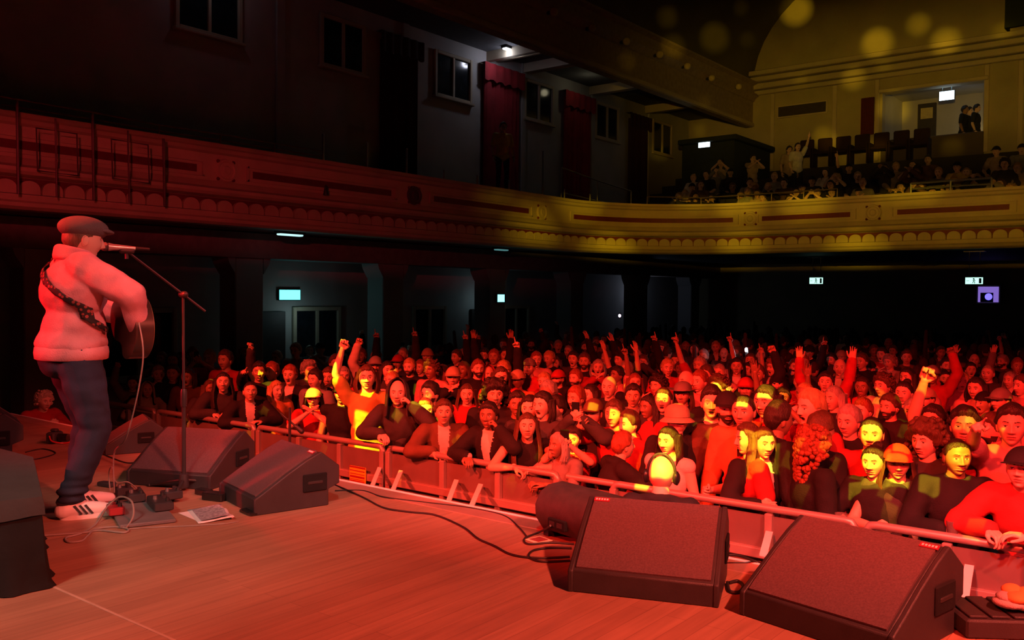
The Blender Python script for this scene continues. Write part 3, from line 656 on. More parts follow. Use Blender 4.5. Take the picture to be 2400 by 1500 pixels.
for j in range(rows+1):
    t = j/rows
    for i, (p, nr) in enumerate(per):
        fl = .006+.045*t**1.6*(.5+.5*math.sin(i*1.1+1.5*math.sin(i*.23))); z = ts*(1-t)
        if j == rows: z = .004; fl += .02*(.5+.5*math.sin(i*.35))
        vs.append((p.x+nr.x*fl, p.y+nr.y*fl, z))
for j in range(rows):
    for i in range(n): k = (i+1) % n; fs.append((j*n+i, j*n+k, (j+1)*n+k, (j+1)*n+i))
fs.append(tuple(range(n-1, -1, -1))); m.add(vs, fs); m.build('cloth_drape', CLOTHB, o, 60)
m = MB(); vs = []; fs = []
for j, (z, g_) in enumerate([(ts+.006, -.02), (ts+.006, .008), (ts-.03, .016), (ts-.075, .02)]):
    for i, (p, nr) in enumerate(per): vs.append((p.x+nr.x*g_, p.y+nr.y*g_, z-(.012*math.sin(i*.4) if j == 3 else 0)))
for j in range(3):
    for i in range(n): k = (i+1) % n; fs.append((j*n+i, j*n+k, (j+1)*n+k, (j+1)*n+i))
fs.append(tuple(range(n-1, -1, -1))); m.add(vs, fs); m.build('top_cloth', mat('grey_black_cloth', (.035, .042, .042), .95, bump=.3, bscale=80), o, 60)

# ---- vocal microphone on its boom stand
p = fpos(431, 1150); o = thing('microphone_stand', 'black boom microphone stand in front of the wide wedge monitor', 'stand', p)
top = at_d(424, 694, (p.x*math.sin(-YAW)+p.y*math.cos(YAW)) if 0 else 1.0)
dep = -(cam.matrix_world.inverted() @ Vector((p.x, p.y, p.z))).z if False else (CM.inverted().to_3x3() @ (Vector(p)-Vector((0, 0, CAMZ)))).z*-1
tp = at_d(425, 690, dep)-p; tp.x *= .1; tp.y *= .1
m = MB(); m.tube([(0, 0, .04), (0, 0, .62)], .014, 10); m.tube([(0, 0, .6), tp], .009, 10); m.lathe([(.018, .56), (.022, .58), (.022, .66), (.016, .68)], 12); m.build('pole', DMETAL, o)
m = MB(); m.lathe([(.0, .12), (.028, .11), (.034, .04), (.03, .02), (.0, .02)], 16); m.build('hub', BLACKP, o)
for k in range(3):
    a = R(75+120*k); e = Vector((math.cos(a)*.30, math.sin(a)*.30, .012)); m = MB(); m.tube([(0, 0, .075), e], .010, 8); m.ell(e, (.016, .016, .012), 8, 6); m.build('leg', DMETAL, o)
mh = at_d(246, 578, dep-.28)-p; me_ = at_d(330, 583, dep-.18)-p
clip = mh.lerp(me_, .6)+Vector((0, 0, -.02))
m = MB(); m.tube([tp+(tp-clip).normalized()*.18, tp, clip], .008, 8); m.cap(tp-Vector((.02, 0, 0)), tp+Vector((.02, 0, 0)), .022, .022); m.build('boom_arm', DMETAL, o)
m = MB(); dr = (me_-mh).normalized(); m.cap(clip+dr*-.03, clip+dr*.03, .018, .018); m.box(tuple(clip+Vector((-.008, -.008, -.05))), tuple(clip+Vector((.008, .008, 0)))); m.build('clip', BLACKP, o)
o2 = thing('microphone', 'silver-bodied vocal microphone in front of the singer’s mouth', 'microphone', p+mh)
d = me_-mh; m = MB(); m.ell((0, 0, 0), (.028, .028, .028), 18, 12); m.build('mic_grille', mat('mic_mesh', (.18, .18, .18), .4, .7, bump=.8, bscale=600), o2, 60)
m = MB(); m.tube([d.normalized()*.02, d.normalized()*.05, d*.85], [.026, .020, .012], 16); m.build('handle', mat('mic_silver', (.75, .75, .78), .28, .8), o2, 60)
m = MB(); m.tube([d*.85, d*1.25], [.012, .009], 12); m.build('plug', RUBBER, o2, 60)
# ---- second stand further back
p = fpos(679, 1062); o = thing('microphone_stand', 'second black microphone stand, behind the side-on wedge monitor', 'stand', p)
dep2 = -(CM.inverted().to_3x3() @ (Vector(p)-Vector((0, 0, CAMZ)))).z; t1 = at_d(676, 955, dep2)-p; t1.x = 0; t1.y = 0
m = MB(); m.tube([(0, 0, .02), t1], .012, 8); m.build('pole', DMETAL, o); m = MB(); m.lathe([(.0, .03), (.12, .025), (.13, 0), (0, 0)], 20); m.build('base', BLACKP, o)
A = at_d(657, 968, dep2)-p; B = at_d(694, 1000, dep2)-p; m = MB(); m.tube([A, B], .008, 8); m.cap(B, B+(B-A).normalized()*.06, .018, .022); m.build('boom_arm', DMETAL, o)

# ---- pedals, boxes, papers, cables
def boxthing(name, label, cat, px, py, rz, sx_, sy_, h, mats, extra=None, z=0, bev=.006):
    q = fpos(px, py, z); o = thing(name, label, cat, (q.x, q.y, z), R(rz)); m = MB(); m.box((-sx_/2, -sy_/2, 0), (sx_/2, sy_/2, h), bev=bev); m.build('housing', mats, o)
    if extra: extra(o, sx_, sy_, h)
    return o
def knobs(o, sx_, sy_, h):
    for k in range(3):
        m = MB(); m.lathe([(.0, h+.02), (.010, h+.02), (.012, h)], 12, (-sx_*.3+k*sx_*.3, sy_*.25, 0)); m.build('knob', DMETAL, o)
    m = MB(); m.lathe([(.0, h+.022), (.011, h+.02), (.013, h)], 12, (0, -sy_*.25, 0)); m.build('footswitch', METAL, o)
boxthing('pedalboard', 'flat grey board under the guitarist’s effect pedals', 'pedalboard', 330, 1205, -22, .62, .30, .022, mat('board_grey', (.16, .15, .15), .6))
PZ = .024
boxthing('effect_pedal', 'black volume pedal block on the pedalboard, longest one', 'pedal', 375, 1188, -20, .26, .11, .05, BLACKP, knobs, PZ)
boxthing('effect_pedal', 'red effect pedal on the pedalboard beside the white shoe', 'pedal', 268, 1200, -20, .22, .085, .045, mat('pedal_red', (.35, .03, .035), .4), knobs, PZ)
boxthing('effect_pedal', 'dark effect pedal at the back of the pedalboard', 'pedal', 318, 1172, -22, .16, .10, .05, BLACKP, knobs, PZ)
boxthing('effect_pedal', 'small dark effect pedal behind the red one', 'pedal', 290, 1160, -18, .10, .10, .05, BLACKP, knobs, PZ)
boxthing('effect_pedal', 'black effect pedal near the foot of the microphone stand', 'pedal', 402, 1168, -10, .10, .11, .05, BLACKP, knobs, PZ)
boxthing('tuner', 'small black tuner box lying behind the pedals', 'tuner', 250, 1140, 10, .13, .06, .03, BLACKP, None)
boxthing('power_adapter', 'glossy black adapter block left of the side-on wedge monitor', 'adapter', 505, 1172, 15, .16, .08, .05, mat('gloss_black', (.015, .015, .015), .12), None)
boxthing('power_adapter', 'smaller glossy black block behind the adapter', 'adapter', 478, 1160, 5, .12, .06, .04, MATS['gloss_black'], None)
boxthing('shoe_brush_pedal', 'pale wooden wedge pedal under the toe of the white shoe', 'pedal', 245, 1200, -14, .26, .09, .03, mat('pale_wood', (.45, .38, .32), .5), None)
# papers
q = fpos(497, 1207); o = thing('setlist', 'printed white setlist sheets lying on the boards by the wedge monitor', 'paper', q, R(-22))
m = MB(); vs = []; fs = []
for i in range(9):
    for j in range(5):
        x = -.18+.36*i/8; y = -.11+.2*j/4; vs.append((x, y, .004+.018*abs(math.sin(i*.8+j*.5))*(j/4)))
for i in range(8):
    for j in range(4): fs.append((i*5+j, (i+1)*5+j, (i+1)*5+j+1, i*5+j+1))
m.add(vs, fs); b0 = m.build('sheet', PAPER, o, 60); md = b0.modifiers.new('s', 'SOLIDIFY'); md.thickness = .002
m = MB(); vs2 = [(x*.82, y*.8, z+.006) for x, y, z in vs]; m.add(vs2, fs); m.build('printed_lines', mat('printed_grey', (.30, .30, .33), .7, var=.5, vscale=60), o, 60)
m = MB(); m.X = Matrix.Rotation(R(14), 4, 'Z'); m.box((-.17, -.13, .001), (.15, .06, .003)); m.build('sheet', PAPER, o)
boxthing('phone', 'black phone-like box lying beside the setlist sheets', 'box', 586, 1204, -10, .15, .07, .022, MATS['gloss_black'])
# white-framed floor sticker
q = fpos(1263, 1267); o = thing('floor_tag', 'small square white-framed tag on the boards before the round-backed monitor', 'tag', q, R(-12))
m = MB(); m.box((-.055, -.055, 0), (.055, .055, .006), bev=.004); m.build('frame', mat('cream_plastic', (.75, .72, .5), .5), o); m = MB(); m.box((-.036, -.036, .006), (.036, .036, .008)); m.build('face', mat('tag_red', (.25, .05, .05), .5), o)
def cable(label, px, r=.006, mi=RUBBER, zs=None, name='cable', n=8):
    P = []
    for i, q in enumerate(px):
        z = r if len(q) == 2 else q[2]; P.append(on_z(q[0], q[1], z))
    m = MB(); m.tube(smoothpath(P, n), r, 6); return m.build(name, mi, None, 80, label=label, cat='cable')
cable('dark cable running along the stage edge from the side-on wedge to the round-backed monitor', [(782, 1135), (850, 1165), (900, 1190), (960, 1200), (1020, 1207), (1085, 1235), (1120, 1262), (1160, 1280), (1200, 1300), (1260, 1308), (1335, 1305)], .006)
cable('thin second dark cable along the stage edge', [(785, 1150), (850, 1150), (900, 1165), (1000, 1178), (1100, 1190), (1180, 1208), (1215, 1235), (1235, 1258)], .005)
cable('coiled dark cable loop left of the large foreground wedge', [(1340, 1285), (1290, 1284), (1250, 1290), (1240, 1305), (1270, 1316), (1336, 1314)], .006)
cable('dark cable plugged into the round-backed monitor recess', [(1290, 1232, .09), (1278, 1240, .05), (1262, 1248, .01), (1230, 1262), (1238, 1275), (1290, 1272), (1345, 1275)], .006)
cable('dark cable between the two foreground wedges', [(1705, 1300, .06), (1735, 1303, .05), (1775, 1318, .01), (1800, 1330)], .007)
cable('thick dark cable coil on the boards between the two foreground wedges', [(1705, 1365), (1710, 1385), (1730, 1388), (1742, 1375), (1730, 1362), (1708, 1366)], .008)
G = fpos(165, 1205)
cable('pale grey guitar lead coiled on the boards in front of the white shoes', [(90, 1256), (150, 1252), (200, 1248), (235, 1243), (290, 1248), (300, 1240), (270, 1235), (225, 1240), (205, 1256), (190, 1268), (160, 1270), (155, 1260), (190, 1250), (225, 1228), (250, 1190, .06), (280, 1165, .12), (308, 1175, .12), (312, 1210, .05), (295, 1238)], .006, TANC)
cable('long pale lead running right from the coiled guitar lead', [(300, 1240), (360, 1236), (430, 1233), (520, 1228), (560, 1222)], .004, TANC)
cable('looping grey patch lead behind the pedals', [(258, 1150), (255, 1110, .12), (262, 1095, .2), (272, 1130, .1), (300, 1130, .1), (325, 1150, .03), (335, 1165)], .004, TANC)
cable('dark cable lines lying across the far boards by the left wedge monitors', [(60, 1060), (100, 1052), (130, 1062), (90, 1075), (40, 1080)], .005)
cable('cable lying between the guitarist and the oval-port monitor', [(232, 1060), (260, 1072), (300, 1085), (340, 1080)], .005)
# ---- lower right corner: box with slats, towel, bottle
q = fpos(2330, 1470); o = thing('stage_box', 'low black slatted box at the right edge of the stage', 'box', (q.x, q.y, 0), R(35))
m = MB(); m.box((-.17, -.14, 0), (.22, .14, .075), bev=.008); m.build('housing', BLACKP, o)
for k in range(4): m = MB(); m.box((-.15+k*.085, -.12, .075), (-.08+k*.085, .12, .086), bev=.003); m.build('slat', BLACKP, o)
q = fpos(2226, 1432); o = thing('bottle', 'small dark bottle with a red label beside the slatted box', 'bottle', (q.x, q.y, 0))
m = MB(); m.lathe([(0, 0), (.03, 0), (.032, .01), (.032, .10), (.014, .14), (.013, .17), (0, .17)], 18); m.build('glass_body', MATS['gloss_black'], o); m = MB(); m.lathe([(.033, .025), (.033, .065)], 18); m.build('label_band', REDP, o)
q = fpos(2385, 1425, .09); o = thing('towel', 'crumpled grey and orange towel on top of the slatted box', 'towel', (q.x, q.y, .085))
m = MB()
for k in range(9): m.ell((.03*math.sin(k*2.1), .04*math.cos(k*1.7), .02+.006*k), (.07-.004*k, .055, .022), 12, 8, 0 if k < 6 else 1)
m.build('folds', [mat('towel_grey', (.4, .38, .38), .95, bump=.5, bscale=300), mat('towel_orange', (.8, .3, .08), .95, bump=.5, bscale=300)], o, 80)

# ================================================================== CROWD BARRIER
def barrier(x0, x1, label, posts=None):
    o = thing('crowd_barrier', label, 'barrier', (x0, RAILY, FLOOR)); L = x1-x0; H = RAILZ-FLOOR
    m = MB(); r = .028; m.tube([(.03, 0, H-.12), (.03, 0, H-.03-.02), (.05, 0, H-.004-r/2), (.09, 0, H-r/2), (L-.09, 0, H-r/2), (L-.05, 0, H-.004-r/2), (L-.03, 0, H-.05), (L-.03, 0, H-.12)], r, 12); m.build('top_rail', ALU, o, 60)
    ps = posts or [L*.5]
    m = MB(); m.box((.02, .012, .30), (L-.02, .022, H-.07)); m.build('panel', ALUP, o)
    for x in [.03]+ps+[L-.03]:
        m = MB(); m.box((x-.028, -.028, .05), (x+.028, .03, H-.05), bev=.006); m.build('post', ALU, o)
    m = MB(); m.box((.01, -.035, H-.37), (L-.01, .02, H-.30), bev=.006); m.build('middle_flange', ALU, o)
    m = MB(); m.box((.01, -.035, .28), (L-.01, .02, .34), bev=.006); m.build('lower_flange', ALU, o)
    m = MB(); m.box((.0, -.03, 0), (L, .95, .012), bev=.004); m.build('foot_plate', ALUP, o)
    return o
edges = [(1.2*a_, 1.2*b_) for a_, b_ in [(-10.3, -8.62), (-8.6, -6.92), (-6.9, -5.22), (-5.2, -3.5), (-3.1, -1.51), (-1.49, -.31), (-.29, .9), (.92, 2.1)]]
labs = ['crowd barrier section farthest left, behind the oval-port monitor', 'crowd barrier section behind the wide wedge monitor and the microphone stand', 'crowd barrier section with the yellow notice on it', 'long crowd barrier section under the leaning people in dark jackets', 'crowd barrier section starting by the bald guard in ear defenders', 'crowd barrier section behind the pair with yellow light on their faces', 'crowd barrier section with the brightest rail, near the right edge', 'crowd barrier section beyond the right edge']
for (a, b), l in zip(edges, labs): barrier(a, b, l, [(b-a)*.36, (b-a)*.68] if b-a > 1.4 else None)
# gate leaf between two sections, set slightly back
o = thing('crowd_barrier', 'narrow gate piece between the rounded rail ends, left of the bald guard', 'barrier', (-4.2, RAILY+.10, FLOOR)); m = MB(); m.box((0, 0, .05), (.48, .02, 1.1)); m.build('panel', ALUP, o); m = MB(); m.tube([(0, 0, 1.17), (.48, 0, 1.17)], .028, 12); m.build('top_rail', ALU, o)
# white-taped braces and the notice
BR = [(890, 1098, 868, 1152), (940, 1105, 918, 1158), (1070, 1127, 1048, 1186), (1127, 1137, 1104, 1191), (1803, 1249, 1790, 1300), (2272, 1328, 2256, 1425), (372, 1012, 345, 1052)]
bl = ['left brace of the pair right of the yellow notice', 'right brace of the pair right of the yellow notice', 'left brace of the middle pair', 'right brace of the middle pair', 'brace between the two foreground wedges', 'tall bright brace above the slatted box', 'dim brace beside the oval-port monitor']
for (x1, y1, x2, y2), l in zip(BR, bl):
    A = on_y(x1, y1, RAILY-.04); B = on_y(x2, y2, RAILY-.55)
    mm = MB(); D = (B-A); q = D*1.08; sd = Vector((.026, 0, 0)); nn_ = D.cross(sd).normalized()*.012
    c = [A-sd, A+sd, A+q+sd, A+q-sd]; vs = [v-A for v in c]+[v-A+nn_ for v in c]
    mm.add(vs, [(0, 1, 2, 3), (7, 6, 5, 4), (0, 4, 5, 1), (1, 5, 6, 2), (2, 6, 7, 3), (3, 7, 4, 0)])
    mm.build('barrier_brace', WHITE if 'dim' not in l else ALU, None, 20, label='white-taped barrier '+l if 'dim' not in l else 'barrier '+l, cat='brace', loc=A)
a, b = on_y(820, 1090, RAILY-.05), on_y(857, 1143, RAILY-.05)
o = thing('notice', 'yellow striped warning notice hanging on the crowd barrier', 'notice', (a.x, RAILY-.055, b.z)); wd = b.x-a.x; ht = a.z-b.z
m = MB(); m.box((0, 0, 0), (wd, .012, ht), bev=.002); m.build('board', YELS, o)
m = MB()
for z0, z1 in ((.92, 1.0), (.76, .80), (.60, .63), (.42, .52), (.32, .35), (.22, .28)): m.box((.04*wd if z0 < .9 else 0, -.003, ht*z0), (wd*.96 if z0 < .9 else wd, 0, ht*z1))
m.build('dark_bands', mat('notice_red', (.25, .02, .02), .5), o)
# ================================================================== PEOPLE
def solid(mb, voxel, it=2, disp=None):
    """union of overlapping closed shapes as one continuous skin"""
    me = mb.mesh('t'); o = bpy.data.objects.new('t', me); COL.objects.link(o)
    m = o.modifiers.new('r', 'REMESH'); m.mode = 'VOXEL'; m.voxel_size = voxel
    if it: s = o.modifiers.new('s', 'SMOOTH'); s.iterations = it; s.factor = .5
    dg = bpy.context.evaluated_depsgraph_get(); nm = bpy.data.meshes.new_from_object(o.evaluated_get(dg))
    bpy.data.objects.remove(o); bpy.data.meshes.remove(me)
    V = np.empty(len(nm.vertices)*3); nm.vertices.foreach_get('co', V); V = V.reshape(-1, 3)
    N = np.empty(len(nm.vertices)*3); nm.vertices.foreach_get('normal', N); N = N.reshape(-1, 3)
    F = [tuple(p.vertices) for p in nm.polygons]; bpy.data.meshes.remove(nm)
    if disp:
        D = np.array([disp(v) for v in V]); V = V + N*D[:, None]
    return V, F
def sstep(a, b, x): t = np.clip((x-a)/(b-a), 0, 1); return t*t*(3-2*t)
def head_verts(NU, NV, sing=False):
    t = np.arange(NU)/NU; th = 2*PI*t-.42*np.sin(2*PI*t); v = np.arange(NV+1)/NV; ph = PI*v
    TH, PH = np.meshgrid(th, ph); Z = np.cos(PH); S = np.sin(PH); X = S*np.sin(TH); Y = S*np.cos(TH)
    tt = np.clip(-Z, 0, 1)
    jaw = 1-.36*tt**1.6; back = np.where(Y < 0, 1-.5*tt**1.1, 1-.10*tt)
    x = .076*X*jaw; y = np.where(Y > 0, .090*np.sign(Y)*np.abs(Y)**.8, .104*Y)*back; z = .119*Z
    x *= 1+.05*np.exp(-((Z-.35)/.4)**2)
    fr = sstep(.15, .5, Y); ax = np.abs(x)
    g = lambda a, b: np.exp(-(a*a)-(b*b))
    d = np.zeros_like(x)
    nz = np.clip((.020-z)/.055, 0, 1)*sstep(-.050, -.037, z); wx = .0085+.0085*np.clip((.005-z)/.045, 0, 1)
    d += .027*nz*np.exp(-(x/wx)**2)
    d += .006*g((ax-.016)/.007, (z+.035)/.007)
    d += -.011*g((ax-.032)/.016, (z-.003)/.012)+.0075*g((ax-.032)/.010, (z-.001)/.0075)
    d += .006*g((ax-.028)/.022, (z-.024)/.008)
    d += .005*g((ax-.046)/.018, (z+.028)/.018)
    d += -.003*g((ax-.03)/.012, (z+.06)/.02)
    mz = -.066
    d += .007*np.exp(-(x/.022)**2)*(np.exp(-((z-mz-.006)/.0045)**2)+1.1*np.exp(-((z-mz+.007)/.0055)**2))-.004*np.exp(-(x/.026)**2-((z-mz)/.003)**2)
    if sing:
        d += -.022*np.exp(-((x/.019)**4)-(((z-mz+.004)/.012)**4)); z = z-.012*sstep(-.06, -.09, z)*fr
    d += .009*g(x/.020, (z+.104)/.014)-.004*g(x/.03, (z+.085)/.008)
    d += .003*g(x/.03, (z-.06)/.03)
    y = y+d*fr
    V = np.stack([x, y, z], -1).reshape(-1, 3)
    F = [(j*NU+i, j*NU+(i+1) % NU, (j+1)*NU+(i+1) % NU, (j+1)*NU+i) for j in range(NV) for i in range(NU)]
    return V, F, X.ravel(), Y.ravel(), Z.ravel(), TH.ravel()
def hairline(th):
    a = np.abs(((th+PI) % (2*PI))-PI)
    return np.interp(a, [0, .75, 1.15, 1.35, 1.75, 2.2, PI], [.070, .062, .035, .004, .0, -.045, -.082])
HEADS = {}
def head(kind='calm'):
    """0 skin 1 lips 2 eyes 3 brows 4 trousers 5 mouth 6 hair-coloured beard"""
    if kind in HEADS: return HEADS[kind]
    NU, NV = 132, 112; V, F, X, Y, Z, TH = head_verts(NU, NV, kind == 'sing')
    C = V[np.array(F)].mean(1); YY = Y[np.array(F)].mean(1); ax = np.abs(C[:, 0]); z = C[:, 2]
    M = np.zeros(len(F), int); fr = YY > .3
    M[fr & (((ax-.032)/.0135)**2+((z-.001)/.0060)**2 < 1)] = 7; M[fr & (((ax-.032)/.0062)**2+((z-.001)/.0062)**2 < 1)] = 2; lz = .0062-.10*(ax-.032)**2/.0135; M[fr & (np.abs(z-lz) < .0013) & (np.abs(ax-.032) < .0130)] = 2
    bz = .0215+.0045*np.sin(np.clip((ax-.014)/.034, 0, 1)*PI*.85); M[fr & (np.abs(z-bz) < .0030) & (ax > .014) & (ax < .047)] = 3
    M[fr & ((C[:, 0]/.025)**2+((z+.066)/.0115)**2 < 1)] = 1
    if kind == 'sing': M[fr & ((C[:, 0]/.017)**2+((z+.071)/.0105)**2 < 1)] = 5
    if kind == 'beard':
        b = fr & (z < -.045) & ~((C[:, 0]/.025)**2+((z+.066)/.010)**2 < 1); b |= (YY > .0) & (z < -.03) & (ax > .05) & (YY <= .5)
        M[b] = 3
        V = V.copy(); bv = (Y > .1) & (V[:, 2] < -.05); V[bv] *= 1.04
    mb = MB(); mb.add(V.tolist(), F, M.tolist())
    for s_ in (-1, 1):
        rot = Euler((R(-12), 0, s_*R(-18))).to_matrix()
        mb.ell((s_*.074, -.012, -.010), (.010, .019, .031), 14, 10, 0, rot)
        mb.tube([(s_*.079+.0*k, -.012+.015*math.cos(2*PI*k/12), -.006+.024*math.sin(2*PI*k/12)) for k in range(12)], .0042, 6, 0, closed=True)
    HEADS[kind] = mb; return mb
HM = {}
def hair_mesh(style):
    """hair or hat worn on the head, in head coordinates"""
    if style in HM: return HM[style]
    mb = MB(); rnd = random.Random(hash(style) % 1000 if False else sum(map(ord, style)))
    def scalp(th_=.014, noise_amp=.005, fq=35, drop=0.0, top=0.0, cut=None):
        NU, NV = 64, 44; V, F, X, Y, Z, TH = head_verts(NU, NV); hl = hairline(TH)-drop+.007*np.array([noise.noise(Vector((math.sin(a)*5, math.cos(a)*5, th_*90))) for a in TH])
        if cut is not None: hl = np.full_like(hl, cut)
        ms = sstep(-.004, .016, V[:, 2]-hl); n = V/np.linalg.norm(V, axis=1)[:, None]
        nz = np.array([noise.noise(Vector(v)*fq) for v in V])
        off = ms*(th_+nz*noise_amp+top*np.clip(V[:, 2]/.12, 0, 1)**2)-(1-ms)*.004
        W = V+n*off[:, None]
        keep = [f for f in F if max(ms[list(f)]) > .02]
        used = sorted({i for f in keep for i in f}); mp = {a: b for b, a in enumerate(used)}
        mb.add(W[used].tolist(), [tuple(mp[i] for i in f) for f in keep], 0)
    def curtain(L, th_=.022, a0=68, flare=1.0, amp=.006, fq=60):
        n = 60; rows = 16; outer = []
        for side in (0, 1):
            for j in range(rows+1):
                for i in range(n+1):
                    a = R(a0+(360-2*a0)*i/n); t = j/rows; z = .055-(L+.055)*t+.006*math.sin(i*2.3)
                    rx = .084+.030*flare*sstep(.0, .6, t)-.012*sstep(.7, 1, t); ry = .108-.02*sstep(.2, .5, t)+.012*sstep(.6, 1, t)
                    k = 1 if side == 0 else 0
                    s_ = noise.noise(Vector((math.sin(a)*4, math.cos(a)*4, z*3.0)))*amp*2+.0035*math.sin(i*1.7+j*.25)
                    edge = min(i, n-i)/6; e = min(1, edge)
                    rr = (th_*e+s_*e) if side == 0 else -.004
                    outer.append(((rx+rr)*math.sin(a), (ry+rr)*math.cos(a)-.004, z))
        N = (n+1)*(rows+1); fs = []
        for j in range(rows):
            for i in range(n):
                q = j*(n+1)+i; fs.append((q, q+1, q+n+2, q+n+1)); fs.append((N+q, N+q+n+1, N+q+n+2, N+q+1))
        for i in range(n): q = rows*(n+1)+i; fs.append((q, q+1, N+q+1, N+q)); q = i; fs.append((q, N+q, N+q+1, q+1))
        for j in range(rows):
            for q in (j*(n+1), j*(n+1)+n): fs.append((q, q+n+1, N+q+n+1, N+q))
        mb.add(outer, fs, 0)
    def dome(cut, th_, hgt=1.0, mi=1, flat=0):
        n = 40; rows = 12; vs = []; fs = []
        for j in range(rows+1):
            t = j/rows; z0 = cut+(.119+th_-cut)*t*hgt
            zz = min(z0, .119+th_-.0005) if hgt <= 1 else z0
            c_ = (zz/hgt if hgt > 1 else zz)/(.119+th_); rr = math.sqrt(max(0, 1-min(1, c_)**2)) if not flat else math.sqrt(max(0, 1-min(1, c_)**4))
            base = math.sqrt(max(.0001, 1-(cut/(.119+th_))**2))
            for i in range(n):
                a = 2*PI*i/n; vs.append(((.080+th_)*rr*math.sin(a)*1.02, (.100+th_)*rr*math.cos(a)-.006, zz))
        for j in range(rows):
            for i in range(n): k = (i+1) % n; fs.append((j*n+i, j*n+k, (j+1)*n+k, (j+1)*n+i))
        fs.append(tuple(range(n))); mb.add(vs, fs, mi)
    def brim(z, a0, a1, w_, dropf=.0, th_=.004, mi=1, up=0.0, rx=.083, ry=.102):
        n = 36; vs = []; fs = []
        for i in range(n+1):
            a = R(a0+(a1-a0)*i/n); e = math.sin(PI*i/n)**.5 if (a1-a0) < 350 else 1
            for q, (rr, dz) in enumerate(((0, 0), (.5, .5), (1, 1))):
                x = (rx+w_*e*rr)*math.sin(a); y = (ry+w_*e*rr)*math.cos(a)-.006; zz = z-dropf*dz*e+up*dz*abs(math.sin(a))**2-(.010*abs(math.sin(a))*dz if (a1-a0) < 350 else 0)
                vs += [(x, y, zz), (x, y, zz-th_)]
        for i in range(n):
            for q in range(2):
                b = i*6+q*2; fs += [(b, b+2, b+8, b+6), (b+1, b+7, b+9, b+3)]
            b = i*6+4; fs.append((b, b+1, b+7, b+6))
        mb.add(vs, fs, mi)
    if style == 'short': scalp(.017, .008, 30, 0, .008)
    elif style == 'buzz': scalp(.004, .001)
    elif style == 'fringe': scalp(.022, .010, 25, .0); 
    elif style == 'quiff': scalp(.012, .006, 35, 0, .022)
    elif style == 'curly':
        scalp(.030, .018, 38, .01)
        for k in range(120):
            z = rnd.uniform(-.06, .13); a0_ = .6 if z > .08 else 1.4; a = rnd.uniform(a0_, 2*PI-a0_); rr = math.sqrt(max(.02, 1-(z/.15)**2))
            mb.ell((.105*rr*math.sin(a), .125*rr*math.cos(a)-.01, z+.01), (.017, .017, .015), 8, 6, 0)
    elif style == 'bigcurly':
        scalp(.045, .02, 30, .02)
        for k in range(260):
            z = rnd.uniform(-.24, .15); a0_ = .8 if z > .08 else 1.45; a = rnd.uniform(a0_, 2*PI-a0_); rr = math.sqrt(max(.3, 1-(z/.17)**2)) if z > 0 else 1.05
            mb.ell((.120*rr*math.sin(a)*rnd.uniform(.85, 1.1), .125*rr*math.cos(a)-.01, z), (.022, .022, .020), 8, 6, 0)
    elif style == 'long': scalp(.013, .005); curtain(.30)
    elif style == 'longer': scalp(.014, .006); curtain(.42, .024, 62, 1.15)
    elif style == 'bob': scalp(.016, .006); curtain(.14, .024, 66, .6)
    elif style == 'bun': scalp(.010, .004); mb.ell((0, -.075, .115), (.040, .040, .036), 16, 12, 0)
    elif style == 'ponytail': scalp(.010, .004); mb.chain([(0, -.11, .04), (0, -.155, .0), (0, -.15, -.09), (0, -.135, -.17)], [.022, .028, .024, .01], 10, 0)
    elif style == 'cap': scalp(.006, .001); dome(.035, .020); brim(.042, -62, 62, .070, .012)
    elif style == 'backcap': scalp(.006, .001); dome(.035, .020); brim(.042, 118, 242, .060, .012)
    elif style == 'longcap': scalp(.006, .001); curtain(.30); dome(.035, .022); brim(.042, -62, 62, .070, .012)
    elif style == 'beanie': scalp(.004, .001); dome(.015, .020); mb.tube([((.096)*math.sin(2*PI*k/30), .116*math.cos(2*PI*k/30)-.006, .022) for k in range(30)], .010, 8, 1, closed=True)
    elif style == 'bucket': scalp(.006, .001); dome(.030, .018, 1, 1, 1); brim(.036, 0, 360, .055, .042)
    elif style == 'longbucket': scalp(.010, .004); curtain(.30); dome(.030, .014, 1, 1, 1); brim(.036, 0, 360, .050, .035)
    elif style == 'widehat': scalp(.006, .001); curtain(.2, .02, 70, .7); dome(.040, .016, 1.1, 1, 1); brim(.046, 0, 360, .095, -.004, .004, 1, .022)
    elif style == 'flatcap':
        scalp(.004, .001); mb.ell((0, .004, .062), (.097, .128, .066), 34, 22, 1, Euler((R(-9), 0, 0)).to_matrix()); mb.ell((0, .075, .046), (.078, .085, .020), 30, 12, 1, Euler((R(-12), 0, 0)).to_matrix())
    elif style == 'hood':
        n = 40; vs = []; fs = []; rows = 14
        for side in (0, 1):
            for j in range(rows+1):
                t = j/rows; z = .15-.36*t
                rr = math.sqrt(max(0, 1-((z-.0)/.152)**2)) if z > 0 else 1+.15*(-z/.2)
                for i in range(n+1):
                    a = R(50+(260)*i/n)*1.0; q = 1 if side == 0 else .90
                    vs.append((.112*rr*math.sin(a)*q, .125*rr*math.cos(a)*q-.005, z*(1 if side == 0 else .95)))
        N = (n+1)*(rows+1)
        for j in range(rows):
            for i in range(n): q = j*(n+1)+i; fs.append((q, q+1, q+n+2, q+n+1)); fs.append((N+q, N+q+n+1, N+q+n+2, N+q+1))
            for q in (j*(n+1), j*(n+1)+n): fs.append((q, q+n+1, N+q+n+1, N+q))
        mb.add(vs, fs, 1)
    elif style == 'headset':
        pass
    # split into hair and hat parts
    out = {}
